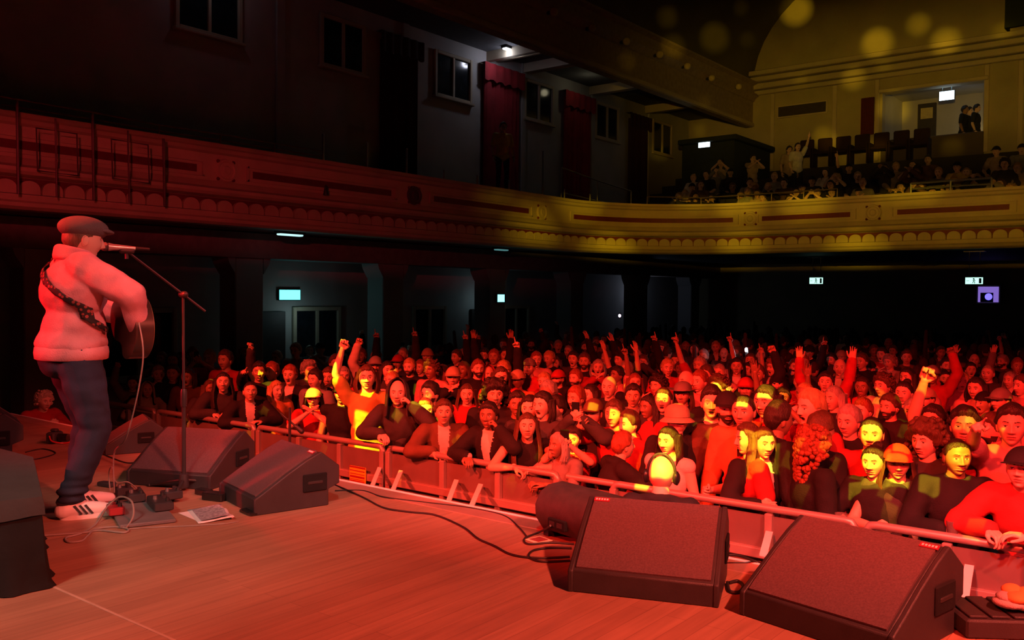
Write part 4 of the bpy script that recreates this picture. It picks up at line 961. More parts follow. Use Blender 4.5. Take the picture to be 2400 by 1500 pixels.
    for part, mi in (('hair', 0), ('hat', 1)):
        fs = [f for f, m in zip(mb.f, mb.m) if m == mi]
        if not fs: continue
        used = sorted({i for f in fs for i in f}); mp = {a: b for b, a in enumerate(used)}
        q = MB(); q.add([mb.v[i] for i in used], [tuple(mp[i] for i in f) for f in fs], 0); out[part] = q.mesh(part, [HAIR if part == 'hair' else CLO], 60)
    HM[style] = out; return out
# ---- hands: wrist at the origin, fingers along +Z, palm towards +Y, thumb on the +X side
HD = {}
def hand(kind):
    if kind in HD: return HD[kind]
    c = {'open': (.12, .12, .15, .2), 'fist': (1.5, 1.5, 1.5, 1.5), 'point': (.05, 1.5, 1.55, 1.55), 'relax': (.45, .5, .55, .6), 'grip': (.95, .95, .95, .95), 'peace': (.05, .05, 1.5, 1.5), 'horns': (.05, 1.5, 1.5, .1), 'rail': (.75, .8, .85, .9)}[kind]
    mb = MB(); mb.cap((0, 0, -.03), (0, 0, .01), .024, .025, 10); mb.ell((0, 0, .052), (.040, .016, .050), 14, 10); mb.cap((-.026, 0, .03), (-.026, 0, .085), .014, .012, 8); mb.cap((.026, 0, .03), (.027, 0, .087), .015, .013, 8); mb.cap((0, 0, .03), (0, 0, .09), .015, .013, 8)
    for k, (x, L) in enumerate(((.029, .072), (.0095, .080), (-.0105, .075), (-.029, .060))):
        p = Vector((x, 0, .090)); a = 0; sp_ = (x/.029)*.10*(1 if c[k] < .5 else .3)
        for s_, fr in enumerate((.46, .30, .24)):
            a += c[k]*(.8 if s_ == 0 else 1.0); d = Vector((sp_, math.sin(a), math.cos(a))).normalized()
            q = p+d*L*fr; mb.cap(p, q, .0090-.0009*s_, .0084-.0009*s_, 8); p = q
    tc = 0 if kind in ('open', 'relax') else 1
    pts = [(.026, .004, .018), (.050, .014, .050), (.060 if not tc else .040, .022 if not tc else .034, .078 if not tc else .070), (.066 if not tc else .022, .028 if not tc else .040, .104 if not tc else .084)]
    mb.chain(pts, [.015, .012, .0105, .009], 8)
    HD[kind] = solid(mb, .0042, 2); return HD[kind]
def ik(S, W, a, b, pole):
    S = Vector(S); W = Vector(W); d = W-S; L = min(d.length, (a+b)*.995); dn = d.normalized(); W = S+dn*L
    x = (a*a-b*b+L*L)/(2*L); h = math.sqrt(max(0, a*a-x*x)); pl = Vector(pole); pl = (pl-dn*pl.dot(dn)).normalized()
    return S+dn*x+pl*h, W
# pose: lean, wrists (R +x, L -x), poles, hand kinds, palm directions, head pitch/yaw
POSES = {
 'stand': dict(lean=.02, R=(.26, .08, .90), L=(-.26, .08, .90), hk=('relax', 'relax'), pd=((-1, 0, 0), (1, 0, 0)), po=((.5, -1, 0), (-.5, -1, 0)), look=(.05, 0)),
 'rail': dict(lean=.24, R=(.10, .40, 1.255), L=(-.10, .42, 1.255), hk=('rail', 'relax'), pd=((0, .1, -1), (0, 0, -1)), po=((1, .1, -.5), (-1, .1, -.5)), look=(.16, 0)),
 'rail1': dict(lean=.20, R=(.07, .41, 1.255), L=(-.16, .24, 1.50), hk=('rail', 'fist'), pd=((0, 0, -1), (1, .2, 0)), po=((1, .1, -.5), (-1, .2, -.8)), look=(.10, .25)),
 'up1': dict(lean=.0, R=(.30, .16, 1.93), L=(-.25, .10, .92), hk=('point', 'relax'), pd=((0, 1, 0), (1, 0, 0)), po=((1, 0, .1), (-.5, -1, 0)), look=(.12, .1)),
 'fist': dict(lean=.0, R=(.24, .14, 1.90), L=(-.14, .28, 1.25), hk=('fist', 'relax'), pd=((0, 1, 0), (1, 0, 0)), po=((1, 0, .1), (-1, -.4, -.5)), look=(.1, -.1)),
 'up2': dict(lean=-.02, R=(.30, .16, 1.92), L=(-.28, .18, 1.90), hk=('open', 'open'), pd=((0, 1, 0), (0, 1, 0)), po=((1, 0, .1), (-1, 0, .1)), look=(.15, 0)),
 'clap': dict(lean=.02, R=(.045, .30, 1.47), L=(-.045, .30, 1.47), hk=('open', 'open'), pd=((-1, 0, .1), (1, 0, .1)), po=((1, 0, -.8), (-1, 0, -.8)), look=(.05, 0)),
 'phone': dict(lean=.0, R=(.055, .36, 1.60), L=(-.055, .36, 1.60), hk=('grip', 'grip'), pd=((-.4, -1, 0), (.4, -1, 0)), po=((1, 0, -.8), (-1, 0, -.8)), look=(.05, 0)),
 'cup': dict(lean=.03, R=(.12, .30, 1.20), L=(-.25, .10, .93), hk=('grip', 'relax'), pd=((-1, .2, 0), (1, 0, 0)), po=((1, -.6, -.6), (-.5, -1, 0)), look=(.05, .15)),
 'reach': dict(lean=.05, R=(.16, .56, 1.66), L=(-.16, .25, 1.2), hk=('point', 'relax'), pd=((-.5, 0, -1), (1, 0, 0)), po=((1, 0, -.4), (-1, -.4, -.5)), look=(.08, 0)),
 'peace': dict(lean=.03, R=(.20, .30, 1.52), L=(-.25, .1, .93), hk=('peace', 'relax'), pd=((0, 1, 0), (1, 0, 0)), po=((1, 0, -.6), (-.5, -1, 0)), look=(.12, .1)),
 'sit': dict(lean=.10, R=(.12, .32, 1.05), L=(-.12, .32, 1.05), hk=('relax', 'relax'), pd=((-.3, 0, -1), (.3, 0, -1)), po=((1, -.4, -.4), (-1, -.4, -.4)), look=(.0, 0)),
}
def skeleton(P):
    ln = P['lean']; c, s_ = math.cos(ln), math.sin(ln)
    def T(p):
        z = p[2]-.95; return Vector((p[0], p[1]*c+z*s_, .95+z*c-p[1]*s_))
    K = {'pel': T((0, 0, .95)), 'wai': T((0, .0, 1.10)), 'che': T((0, .005, 1.29)), 'nb': T((0, -.01, 1.455)), 'hc': T((0, .025+P.get('hy', 0), 1.615+P.get('hz', 0))), 'T': T}
    for i, sd in enumerate((1, -1)):
        S = T((sd*.178, -.005, 1.415)); W0 = P['RL'[i]] if not P.get('raw') else P['RL'[i]]
        E, W = ik(S, W0, .285*P.get('ak', 1), .255*P.get('ak', 1), P['po'][i]); K['S%d' % i] = S; K['E%d' % i] = E; K['W%d' % i] = W
    for i, sd in enumerate((1, -1)):
        lg = P.get('legs')
        if lg: K['H%d' % i], K['K%d' % i], K['A%d' % i] = [Vector(q) for q in lg[i]]
        else: K['H%d' % i], K['K%d' % i], K['A%d' % i] = Vector((sd*.095, 0, .92)), Vector((sd*.105, .03, .50)), Vector((sd*.11, -.02, .085))
    return K
def add_torso(mb, K, g, bulk=1.0, up=0.0):
    T = K['T']; e = mb.ell
    rot = Matrix.Rotation(-K.get('ln', 0), 3, 'X')
    e(K['pel']+Vector((0, 0, up)), (.158*bulk+g, .118*bulk+g, .13+g-up), rot=rot); e(T((0, .01*bulk, 1.08)), (.142*bulk+g, .112*bulk+g, .15+g), rot=rot); e(K['che'], (.165*bulk+g, .118*bulk+g, .185+g*.6), rot=rot)
    for i in (0, 1):
        mb.cap(T((0, -.01, 1.40)), K['S%d' % i], .07+g*.7, .058+g, 12); mb.cap(T((0, -.02, 1.46)), K['S%d' % i]+Vector((0, 0, .005)), .045+g*.5, .045+g*.6, 10)
def body_geo(P, voxel, headk='calm', legs=True, bulk=1.0):
    K = skeleton(P); K['ln'] = P['lean']; mb = MB(); add_torso(mb, K, 0, bulk)
    mb.cap(K['nb']-Vector((0, 0, .03)), K['hc']-Vector((0, .012, .06)), .058, .053, 14)
    for i in (0, 1):
        mb.chain([K['S%d' % i], K['E%d' % i]], [.052, .040], 12); E, W = K['E%d' % i], K['W%d' % i]; mb.chain([E, E.lerp(W, .3), W], [.040, .042, .027], 12)
        if legs:
            mb.chain([K['H%d' % i], K['K%d' % i]], [.090, .058], 12); Kn, A = K['K%d' % i], K['A%d' % i]; mb.chain([Kn, Kn.lerp(A, .3), A], [.058, .058, .040], 12)
            if P.get('feet', True): mb.cap(A+Vector((0, -.02, -.045)), A+Vector((0, .15, -.055)), .038, .032, 10)
    V, F = solid(mb, voxel, 3)
    C = V[np.array([f[:3] for f in F])].mean(1); M = np.where(C[:, 2] < .93, 4, 0)
    out = MB(); out.add(V.tolist(), F, M.tolist())
    for i, sd in enumerate((1, -1)):
        E, W = K['E%d' % i], K['W%d' % i]; zz = P.get('hd', (None, None))[i]; zz = Vector(zz).normalized() if zz else (W-E).normalized()
        if P['hk'][i] in ('rail',): zz = (zz+Vector((0, .3, -.5))).normalized()
        pd = Vector(P['pd'][i]); y = (pd-zz*pd.dot(zz)).normalized(); x = y.cross(zz)
        Mx = Matrix((x, y, zz)).transposed().to_4x4(); Mx.translation = W
        hv, hf = hand(P['hk'][i])
        # right hand: thumb on the +X of (x); mirror for whichever side puts the thumb up/inward
        want = Vector(P.get('th', ((0, 0, 1), (0, 0, 1)))[i]) if P.get('th') else (Vector((-sd, 0, .3)) if zz.z > .3 else Vector((-sd*.4, .6, .6)))
        fl = -1 if x.dot(want) < 0 else 1
        vv = hv*np.array([fl, 1, 1]); out.X = Mx; out.add(vv.tolist(), hf if fl > 0 else [f[::-1] for f in hf], 0); out.X = Matrix.Identity(4)
    pt, yw = P['look']; HMx = Matrix.Translation(K['hc']) @ Matrix.Rotation(yw, 4, 'Z') @ Matrix.Rotation(pt, 4, 'X') @ Matrix.Scale(P.get('hs', 1), 4)
    h = head(headk); out.X = HMx; out.add(h.v, h.f, h.m)
    return out, K, HMx
def top_geo(P, kind, voxel, bulk=1.0, g=.016, fold=.008, up=0.0):
    K = skeleton(P); K['ln'] = P['lean']; mb = MB(); add_torso(mb, K, g, bulk, up); T = K['T']
    lo = T((0, 0, .86)); mb.cap(T((0, 0, 1.0)), T((0, 0, .90)), .13*bulk+g, .14*bulk+g, 16) if False else None
    mb.ell(T((0, 0, .93+up*1.6)), (.165*bulk+g, .125*bulk+g, .12-up))
    gg = g+(.010 if kind != 'short' else 0)
    for i in (0, 1):
        S, E, W = K['S%d' % i], K['E%d' % i], K['W%d' % i]
        if kind in ('long', 'jacket'): mb.chain([S, E, E.lerp(W, .93)], [.056+gg, .044+gg, .030+gg], 12)
        elif kind == 'short': mb.chain([S, S.lerp(E, .72)], [.058+gg, .052+gg], 12)
        elif kind == 'tank': mb.cap(S*.8+K['nb']*.2, S*.75+K['nb']*.25, .05, .05)
    if kind in ('long', 'jacket'): # collar / hood roll
        nb = K['nb']; mb.tube([nb+Vector((.078*math.sin(a), .070*math.cos(a)-.005, .010+.012*math.cos(a)*-1)) for a in [2*PI*q/16 for q in range(16)]], .024, 8, closed=True)
    rn = P.get('seed', 3.1)
    def disp(v):
        p = Vector(v); return fold*(noise.noise(Vector((p.x*6+rn, p.y*6, p.z*9)))+.6*noise.noise(Vector((p.x*16, p.y*16+rn, p.z*20))))
    V, F = solid(mb, voxel, 2, disp)
    C = V[np.array([f[:3] for f in F])].mean(1)
    M = np.zeros(len(F), int)
    if kind == 'jacket':
        w_ = .022+.035*np.clip((C[:, 2]-1.05)/.35, 0, 1); M[(np.abs(C[:, 0]) < w_) & (C[:, 1] > .03+(C[:, 2]-.95)*math.tan(P['lean'])) & (C[:, 2] > .9)] = 1
    out = MB(); out.add(V.tolist(), F, M.tolist()); return out
BODYM = [SKIN, LIPS, EYE, BROW, TROUS, MOUTH, HAIR, EYEW]
BC = {}; TC = {}; MC = {}
def body_mesh(pose, headk):
    k = (pose, headk)
    if k not in BC:
        o, K, H = body_geo(POSES[pose], .0135, headk); BC[k] = (o.mesh('person', BODYM, 80), K, H)
    return BC[k]
def top_mesh(pose, kind):
    k = (pose, kind)
    if k not in TC: TC[k] = top_geo(POSES[pose], kind, .0155).mesh('top', [CLO, SHIRT], 80)
    return TC[k]
SK = [(.62, .38, .27), (.70, .45, .34), (.55, .33, .22), (.66, .42, .32), (.30, .16, .10), (.74, .50, .40)]
HC = {'dark': (.025, .016, .012), 'brown': (.09, .045, .022), 'blond': (.50, .32, .13), 'red': (.28, .08, .03), 'grey': (.35, .33, .31), 'light': (.6, .5, .38)}
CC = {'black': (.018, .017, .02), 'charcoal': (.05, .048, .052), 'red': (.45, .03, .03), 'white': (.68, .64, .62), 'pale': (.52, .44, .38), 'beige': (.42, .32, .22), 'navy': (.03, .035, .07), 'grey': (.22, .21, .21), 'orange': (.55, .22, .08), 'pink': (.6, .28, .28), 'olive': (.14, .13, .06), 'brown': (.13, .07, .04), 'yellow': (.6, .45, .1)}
NPEOPLE = 0
def person(loc, face, pose='stand', hair='short', hc='dark', top='long', tc='black', label='', group=None, s=1.0, skin=None, headk='calm', hatc='black', mirror=False):
    """face = heading angle, 0 looks along +Y"""
    global NPEOPLE; NPEOPLE += 1
    me, K, H = body_mesh(pose, headk)
    o = bpy.data.objects.new('person', me); COL.objects.link(o)
    o.location = loc; o.rotation_euler = (0, 0, face); o.scale = (-s if mirror else s, s, s)
    o['label'] = label; o['category'] = 'person'
    if group: o['group'] = group
    rnd = random.Random(NPEOPLE*7+1); sk = SK[skin if skin is not None else rnd.choice([0, 1, 1, 2, 3, 3, 5, 5, 4])]; o.color = (*sk, 1)
    if top != 'none':
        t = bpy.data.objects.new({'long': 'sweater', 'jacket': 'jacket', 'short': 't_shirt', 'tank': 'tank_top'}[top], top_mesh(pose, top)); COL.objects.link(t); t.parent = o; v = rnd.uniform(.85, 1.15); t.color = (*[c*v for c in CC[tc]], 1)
    if hair != 'bald':
        for part, pm in hair_mesh(hair).items():
            nm = part if part == 'hair' else {'cap': 'cap', 'backcap': 'cap', 'longcap': 'cap', 'beanie': 'beanie', 'bucket': 'bucket_hat', 'longbucket': 'bucket_hat', 'widehat': 'brimmed_hat', 'flatcap': 'flat_cap', 'hood': 'hood'}[hair]
            h = bpy.data.objects.new(nm, pm); COL.objects.link(h); h.parent = o; h.matrix_local = H; h.color = (*(HC[hc] if part == 'hair' else CC[hatc]), 1)
    return o, K, H
def cam_face(x, y, extra=0.0):
    """heading that looks at the stage centre"""
    tx, ty = -4.2, 1.8; return math.atan2(-(tx-x), ty-y)+extra
# ---- the crowd, seen left to right. (head px, head py, row Y or None, pose, hair, hair colour, top, colour, turn, label, options)
def headz(pose): K = skeleton(POSES[pose]); return K['hc'].z
def put(px, py, Y, pose, hair, hc, top, tc, turn, label, **k):
    hz = headz(pose); s = k.pop('s', None); g = k.pop('group', None)
    if Y is None:
        s = s or random.Random(int(px*3+py)).uniform(.95, 1.05); q = on_z(px, py, FLOOR+hz*s)
        if q.y < 6.6: q = on_y(px, py, 6.6); s = max(.84, min(1.1, (q.z-FLOOR)/hz))
    else:
        q = on_y(px, py, Y+1.0); s = max(.84, min(1.13, (q.z-FLOOR)/hz))
    f = cam_face(q.x, q.y, R(turn)); K = skeleton(POSES[pose]); hp = Matrix.Rotation(f, 3, 'Z') @ (K['hc']*s)
    if pose in ('rail', 'rail1') and abs(turn) < 90:
        q = on_y(px, py, RAILY+.36+hp.y); s = max(.86, min(1.10, (q.z-FLOOR)/hz)); hp = Matrix.Rotation(f, 3, 'Z') @ (K['hc']*s)
    x, y = q.x-hp.x, q.y-hp.y
    return person((x, y, FLOOR), f, pose, hair, hc, top, tc, label, g, s, **k)
FRONT = [
 (345, 926, 5.35, 'rail', 'hood', 'dark', 'long', 'beige', 10, 'person in a beige hooded jacket bent over the barrier, far left', dict(hatc='beige')),
 (405, 876, 5.6, 'stand', 'fringe', 'dark', 'long', 'black', -10, 'pale-faced person with a dark fringe left of the microphone stand', {}),
 (311, 905, 5.7, 'fist', 'fringe', 'dark', 'long', 'grey', 0, 'person raising a fist at the far left of the crowd', {}),
 (493, 912, 5.38, 'rail1', 'long', 'brown', 'long', 'charcoal', 12, 'long-haired person resting on the barrier, just right of the microphone stand', {}),
 (523, 897, 5.55, 'rail', 'long', 'dark', 'long', 'charcoal', 6, 'long-haired person with bright yellow light over the whole face, leaning on the barrier', {}),
 (586, 918, 5.40, 'rail', 'buzz', 'dark', 'jacket', 'black', 16, 'short-haired person in a dark jacket with hands hanging over the barrier', {}),
 (648, 915, 5.7, 'stand', 'bob', 'blond', 'long', 'orange', 40, 'fair-haired person in profile beside the second microphone stand', {}),
 (607, 872, 6.0, 'reach', 'short', 'dark', 'long', 'black', 5, 'person pointing with one finger over the buzz-cut person at the barrier', {}),
 (528, 845, 6.1, 'stand', 'short', 'brown', 'short', 'red', -30, 'short-haired person standing behind the one with the yellow-lit face', dict(skin=1)),
 (735, 934, 5.42, 'clap', 'longcap', 'dark', 'short', 'red', 5, 'person in a broad pink cap and red T-shirt with both hands up', dict(hatc='pink')),
 (801, 921, 5.45, 'stand', 'beanie', 'dark', 'tank', 'black', 0, 'person in a dark beanie and low black top, left of the yellow T-shirt', {}),
 (860, 886, 5.50, 'fist', 'bob', 'brown', 'short', 'yellow', 20, 'person in a bright yellow-white T-shirt raising a forearm at the barrier', dict(skin=5)),
 (875, 930, 5.95, 'stand', 'short', 'dark', 'long', 'black', -5, 'bearded person in black behind the yellow T-shirt', dict(headk='beard')),
 (932, 922, 5.50, 'rail1', 'hood', 'dark', 'long', 'charcoal', 0, 'round-faced person in a dark hood and long cloak at the barrier', dict(hatc='charcoal')),
 (996, 962, 5.45, 'cup', 'fringe', 'blond', 'long', 'charcoal', 25, 'person with half the face yellow-lit, pressed behind the brown-haired person', {}),
 (1040, 968, 5.36, 'rail', 'fringe', 'brown', 'jacket', 'brown', 25, 'brown-haired person in an open collared jacket leaning on the barrier', {}),
 (1145, 975, 5.36, 'rail1', 'fringe', 'dark', 'jacket', 'black', -5, 'dark-fringed person in black over a pale shirt, fist hanging over the barrier', {}),
 (1160, 925, 5.75, 'stand', 'bigcurly', 'dark', 'long', 'black', 30, 'person with a huge dark curly mop behind the dark-fringed one', {}),
 (1236, 1000, 5.38, 'rail', 'longer', 'brown', 'tank', 'black', 30, 'person with very long straight brown hair in a low black top at the barrier', dict(skin=1)),
 (1212, 948, 5.8, 'stand', 'short', 'dark', 'short', 'black', 25, 'dark-haired person just above the one with very long brown hair', {}),
 (1242, 958, 5.65, 'stand', 'bob', 'dark', 'long', 'charcoal', 15, 'dark-bobbed person squeezed behind the very long brown hair', {}),
 (1308, 1045, 5.36, 'rail', 'bob', 'grey', 'short', 'grey', -15, 'grey-haired person bowed over the barrier with arms folded', {}),
 (1342, 1030, 5.50, 'phone', 'short', 'dark', 'short', 'red', 20, 'person holding up a phone with both hands, face spotted yellow', {}),
 (1391, 968, 5.85, 'phone', 'cap', 'dark', 'long', 'charcoal', 5, 'person with a square of yellow light on the forehead framing a photo', dict(hatc='brown')),
 (1440, 972, 5.8, 'peace', 'short', 'brown', 'short', 'red', 0, 'person making a two-finger peace sign', {}),
 (1462, 1045, 5.36, 'rail', 'short', 'red', 'jacket', 'black', 150, 'red-haired person seen from behind in a black jacket, back to the stage', {}),
 (1474, 995, 5.75, 'stand', 'short', 'brown', 'short', 'red', -20, 'person with head tilted back above the red-haired one', {}),
 (1566, 1034, 5.36, 'stand', 'long', 'dark', 'tank', 'white', 5, 'long-haired person in a white tank top right behind the bald guard', dict(skin=5)),
 (1588, 985, 5.62, 'stand', 'bucket', 'brown', 'long', 'black', 60, 'person in a tan bucket hat and black coat, facing left', dict(hatc='beige')),
 (1668, 945, 6.0, 'stand', 'quiff', 'dark', 'jacket', 'black', 35, 'singing person with upswept dark hair and a white collar', dict(headk='sing')),
 (1704, 958, 5.85, 'stand', 'cap', 'dark', 'long', 'brown', 45, 'person in a dark peaked cap looking left, by the orange shirt', dict(headk='beard')),
 (1743, 965, 5.60, 'stand', 'buzz', 'dark', 'long', 'orange', 20, 'cropped-haired person in a loose orange shirt at the barrier', {}),
 (1752, 1030, 5.38, 'cup', 'bob', 'brown', 'short', 'red', -30, 'left partner of the kissing couple, yellow blotches on the cheek', {}),
 (1789, 1040, 5.38, 'cup', 'longer', 'brown', 'jacket', 'black', 62, 'long-haired right partner of the kissing couple, in a dark leather jacket', {}),
 (1796, 935, 5.9, 'stand', 'long', 'dark', 'short', 'red', 8, 'person with a yellow forehead and long hair behind the kissing couple', {}),
 (1826, 985, 5.6, 'stand', 'quiff', 'dark', 'long', 'black', 160, 'person with pushed-back hair turned away, glasses at the temple', {}),
 (1910, 1048, 5.38, 'stand', 'bigcurly', 'red', 'long', 'black', 165, 'person with a mane of auburn curls seen from behind at the barrier', {}),
 (1925, 1008, 5.62, 'stand', 'short', 'brown', 'short', 'black', 175, 'short-haired person turned away above the auburn curls', {}),
 (1900, 955, 5.75, 'stand', 'short', 'blond', 'short', 'red', -10, 'open-mouthed person with head thrown back above the auburn curls', dict(headk='sing')),
 (2042, 1018, 5.66, 'stand', 'buzz', 'dark', 'long', 'red', 35, 'crop-haired person with a yellow patch on the temple behind the two bright faces', {}),
 (2048, 1084, 5.38, 'cup', 'bun', 'dark', 'short', 'black', 15, 'person in a black T-shirt with yellow light over the whole face, drink in hand', {}),
 (2104, 1085, 5.40, 'cup', 'longcap', 'brown', 'tank', 'charcoal', 40, 'person in a red cap and low-cut dark top with a pendant, eyes closed', dict(hatc='red')),
 (2243, 1072, 5.38, 'cup', 'buzz', 'dark', 'long', 'black', 55, 'shaven-sided person in a black sweater holding a cup, yellow on the brow', {}),
 (2170, 1035, 5.62, 'stand', 'bigcurly', 'brown', 'long', 'charcoal', 10, 'person with big loose curls behind the red cap', {}),
 (2260, 1000, 5.85, 'fist', 'fringe', 'dark', 'short', 'red', 45, 'dark-fringed person with a fist up, above the black sweater', {}),
 (2372, 985, 5.75, 'reach', 'short', 'dark', 'short', 'pink', 40, 'person in a pink T-shirt stretching an arm at the right edge', {}),
 (2395, 1100, 5.38, 'rail', 'cap', 'dark', 'long', 'red', 30, 'person in patterned red sleeves gripping the rail at the right edge', dict(hatc='black')),
]
MID = [
 (371, 878, 'short', 'stand', 'pale'), (440, 885, 'bob', 'stand', 'brown'), (637, 872, 'short', 'fist', 'charcoal'), (680, 880, 'short', 'stand', 'black'), (725, 868, 'curly', 'stand', 'charcoal'), (786, 852, 'short', 'stand', 'black'),
 (805, 882, 'bob', 'stand', 'red'), (770, 885, 'short', 'clap', 'black'), (847, 835, 'short', 'up1', 'black'), (880, 858, 'cap', 'fist', 'pale'), (908, 868, 'long', 'stand', 'charcoal'), (945, 832, 'buzz', 'up1', 'charcoal'), (960, 862, 'short', 'stand', 'black'), (986, 862, 'short', 'stand', 'black'),
 (1011, 868, 'curly', 'stand', 'pink'), (1037, 878, 'short', 'stand', 'red'), (1062, 885, 'cap', 'clap', 'black'), (1008, 925, 'short', 'stand', 'charcoal'), (1070, 838, 'short', 'up1', 'black'), (1084, 835, 'short', 'up1', 'black'), (1087, 868, 'bob', 'reach', 'red'), (1095, 925, 'long', 'stand', 'red'),
 (1120, 865, 'short', 'stand', 'black'), (1135, 835, 'short', 'stand', 'black'), (1145, 878, 'hood', 'stand', 'charcoal'), (1158, 838, 'short', 'up2', 'black'), (1180, 868, 'short', 'up1', 'black'), (1174, 885, 'bob', 'stand', 'red'), (1212, 838, 'cap', 'stand', 'black'), (1245, 808, 'short', 'fist', 'charcoal'),
 (1240, 862, 'backcap', 'stand', 'red'), (1212, 892, 'cap', 'rail0', 'orange'), (1276, 896, 'short', 'stand', 'red'), (1290, 812, 'short', 'stand', 'charcoal'), (1308, 812, 'short', 'stand', 'charcoal'), (1287, 842, 'short', 'stand', 'black'), (1301, 852, 'bob', 'stand', 'black'), (1285, 922, 'short', 'stand', 'pink'), (1308, 888, 'cap', 'stand', 'black'),
 (1344, 842, 'short', 'stand', 'charcoal'), (1372, 814, 'short', 'stand', 'charcoal'), (1392, 818, 'short', 'stand', 'black'), (1370, 848, 'short', 'stand', 'black'), (1349, 888, 'short', 'stand', 'black'), (1402, 862, 'bob', 'clap', 'red'), (1421, 838, 'short', 'up2', 'black'), (1446, 880, 'short', 'up1', 'pink'), (1468, 868, 'short', 'up2', 'black'), (1494, 828, 'short', 'stand', 'black'), (1525, 820, 'buzz', 'stand', 'pink'),
 (1507, 850, 'short', 'phone', 'charcoal'), (1428, 908, 'bald', 'stand', 'black'), (1488, 897, 'long', 'stand', 'black'), (1542, 905, 'curly', 'clap', 'pink'), (1272, 950, 'bob', 'stand', 'charcoal'), (1303, 957, 'short', 'stand', 'red'), (1350, 935, 'short', 'stand', 'black'), (1520, 955, 'long', 'stand', 'red'), (1555, 938, 'ponytail', 'stand', 'charcoal'),
 (1564, 863, 'short', 'stand', 'red'), (1585, 848, 'short', 'up1', 'black'), (1595, 865, 'short', 'stand', 'black'), (1588, 798, 'buzz', 'stand', 'navy'), (1607, 815, 'bob', 'stand', 'charcoal'), (1628, 820, 'long', 'stand', 'charcoal'), (1600, 925, 'widehat', 'stand', 'black'), (1640, 858, 'short', 'up1', 'red'), (1656, 880, 'short', 'clap', 'red'), (1686, 875, 'bob', 'stand', 'pink'), (1678, 815, 'short', 'stand', 'navy'), (1697, 830, 'bald', 'stand', 'charcoal'), (1728, 828, 'short', 'stand', 'charcoal'),
 (1684, 908, 'curly', 'stand', 'black'), (1640, 895, 'short', 'stand', 'black'), (1755, 868, 'short', 'up1', 'red'), (1783, 832, 'short', 'stand', 'brown'), (1809, 822, 'short', 'stand', 'brown'), (1776, 878, 'short', 'fist', 'black'), (1748, 912, 'cap', 'reach', 'red'), (1812, 862, 'curly', 'stand', 'charcoal'), (1820, 900, 'short', 'clap', 'red'), (1835, 935, 'short', 'up2', 'black'),
 (1863, 860, 'short', 'clap', 'black'), (1885, 850, 'short', 'up1', 'black'), (1932, 838, 'bob', 'stand', 'red'), (1949, 845, 'fringe', 'reach', 'black'), (1969, 862, 'bald', 'stand', 'black'), (2020, 848, 'short', 'clap', 'black'), (2039, 864, 'cap', 'stand', 'black'), (1988, 892, 'longcap', 'stand', 'red'), (1935, 897, 'fringe', 'up2', 'red'), (1875, 895, 'short', 'stand', 'red'), (1955, 935, 'long', 'stand', 'black'), (2021, 908, 'long', 'stand', 'red'),
 (2067, 832, 'short', 'stand', 'red'), (2085, 850, 'curly', 'clap', 'pale'), (2125, 838, 'short', 'stand', 'brown'), (2173, 820, 'bald', 'stand', 'brown'), (2205, 827, 'short', 'stand', 'brown'), (2232, 832, 'short', 'stand', 'brown'), (2219, 858, 'short', 'stand', 'red'), (2185, 880, 'cap', 'fist', 'red'), (2160, 905, 'short', 'stand', 'pink'), (2119, 922, 'bun', 'stand', 'black'), (2070, 905, 'curly', 'stand', 'pale'), (2085, 955, 'short', 'stand', 'black'), (2022, 965, 'short', 'stand', 'black'),
 (2275, 868, 'short', 'up2', 'grey'), (2321, 852, 'bald', 'stand', 'black'), (2350, 848, 'short', 'stand', 'brown'), (2368, 892, 'long', 'stand', 'black'), (2288, 912, 'bob', 'stand', 'pink'), (2306, 945, 'backcap', 'stand', 'red'), (2255, 895, 'short', 'stand', 'pink'), (2187, 985, 'fringe', 'stand', 'black'), (2345, 940, 'cap', 'stand', 'pink'), (2140, 965, 'short', 'stand', 'black'), (2395, 905, 'short', 'clap', 'pink'), (2325, 1010, 'short', 'stand', 'red'), (1990, 990, 'short', 'stand', 'black'), (2395, 830, 'short', 'up1', 'charcoal'),
]
for px, py, Y, pose, hair, hc, top, tc, turn, label, opt in FRONT:
    o, K, H = put(px, py, Y, pose, hair, hc, top, tc, turn, label, **opt)
# everyone further back: label from look plus the front-row neighbour they stand behind
LM = sorted([(f[0], f[9]) for f in []])
LMK = [(311, 'the far-left beige hooded jacket'), (405, 'the pale face with the dark fringe'), (523, 'the all-yellow face by the microphone stand'), (586, 'the hands hanging over the barrier'), (648, 'the fair-haired profile'), (735, 'the broad pink cap'), (801, 'the dark beanie'), (870, 'the yellow T-shirt'), (932, 'the dark hood and cloak'), (1040, 'the open collared jacket'), (1145, 'the fist hanging over the barrier'), (1236, 'the very long brown hair'), (1308, 'the bowed grey hair'), (1391, 'the square yellow forehead'), (1462, 'the back-turned red hair'), (1566, 'the bald guard'), (1668, 'the singer with the white collar'), (1743, 'the loose orange shirt'), (1800, 'the kissing couple'), (1910, 'the auburn curls'), (1985, 'the gap right of the auburn curls'), (2048, 'the yellow-faced drinker'), (2104, 'the red cap and pendant'), (2170, 'the big loose curls'), (2243, 'the black sweater'), (2310, 'the gap right of the black sweater'), (2385, 'the right edge of the barrier')]
HAIRW = {'short': 'short hair', 'buzz': 'cropped hair', 'fringe': 'a dark fringe', 'curly': 'curly hair', 'bigcurly': 'big curls', 'long': 'long hair', 'longer': 'very long hair', 'bob': 'chin-length hair', 'bun': 'a hair bun', 'ponytail': 'a ponytail', 'cap': 'a peaked cap', 'backcap': 'a backward cap', 'longcap': 'a cap over long hair', 'beanie': 'a beanie', 'bucket': 'a bucket hat', 'widehat': 'a wide-brimmed hat', 'hood': 'a hood', 'bald': 'a bald head', 'quiff': 'upswept hair'}
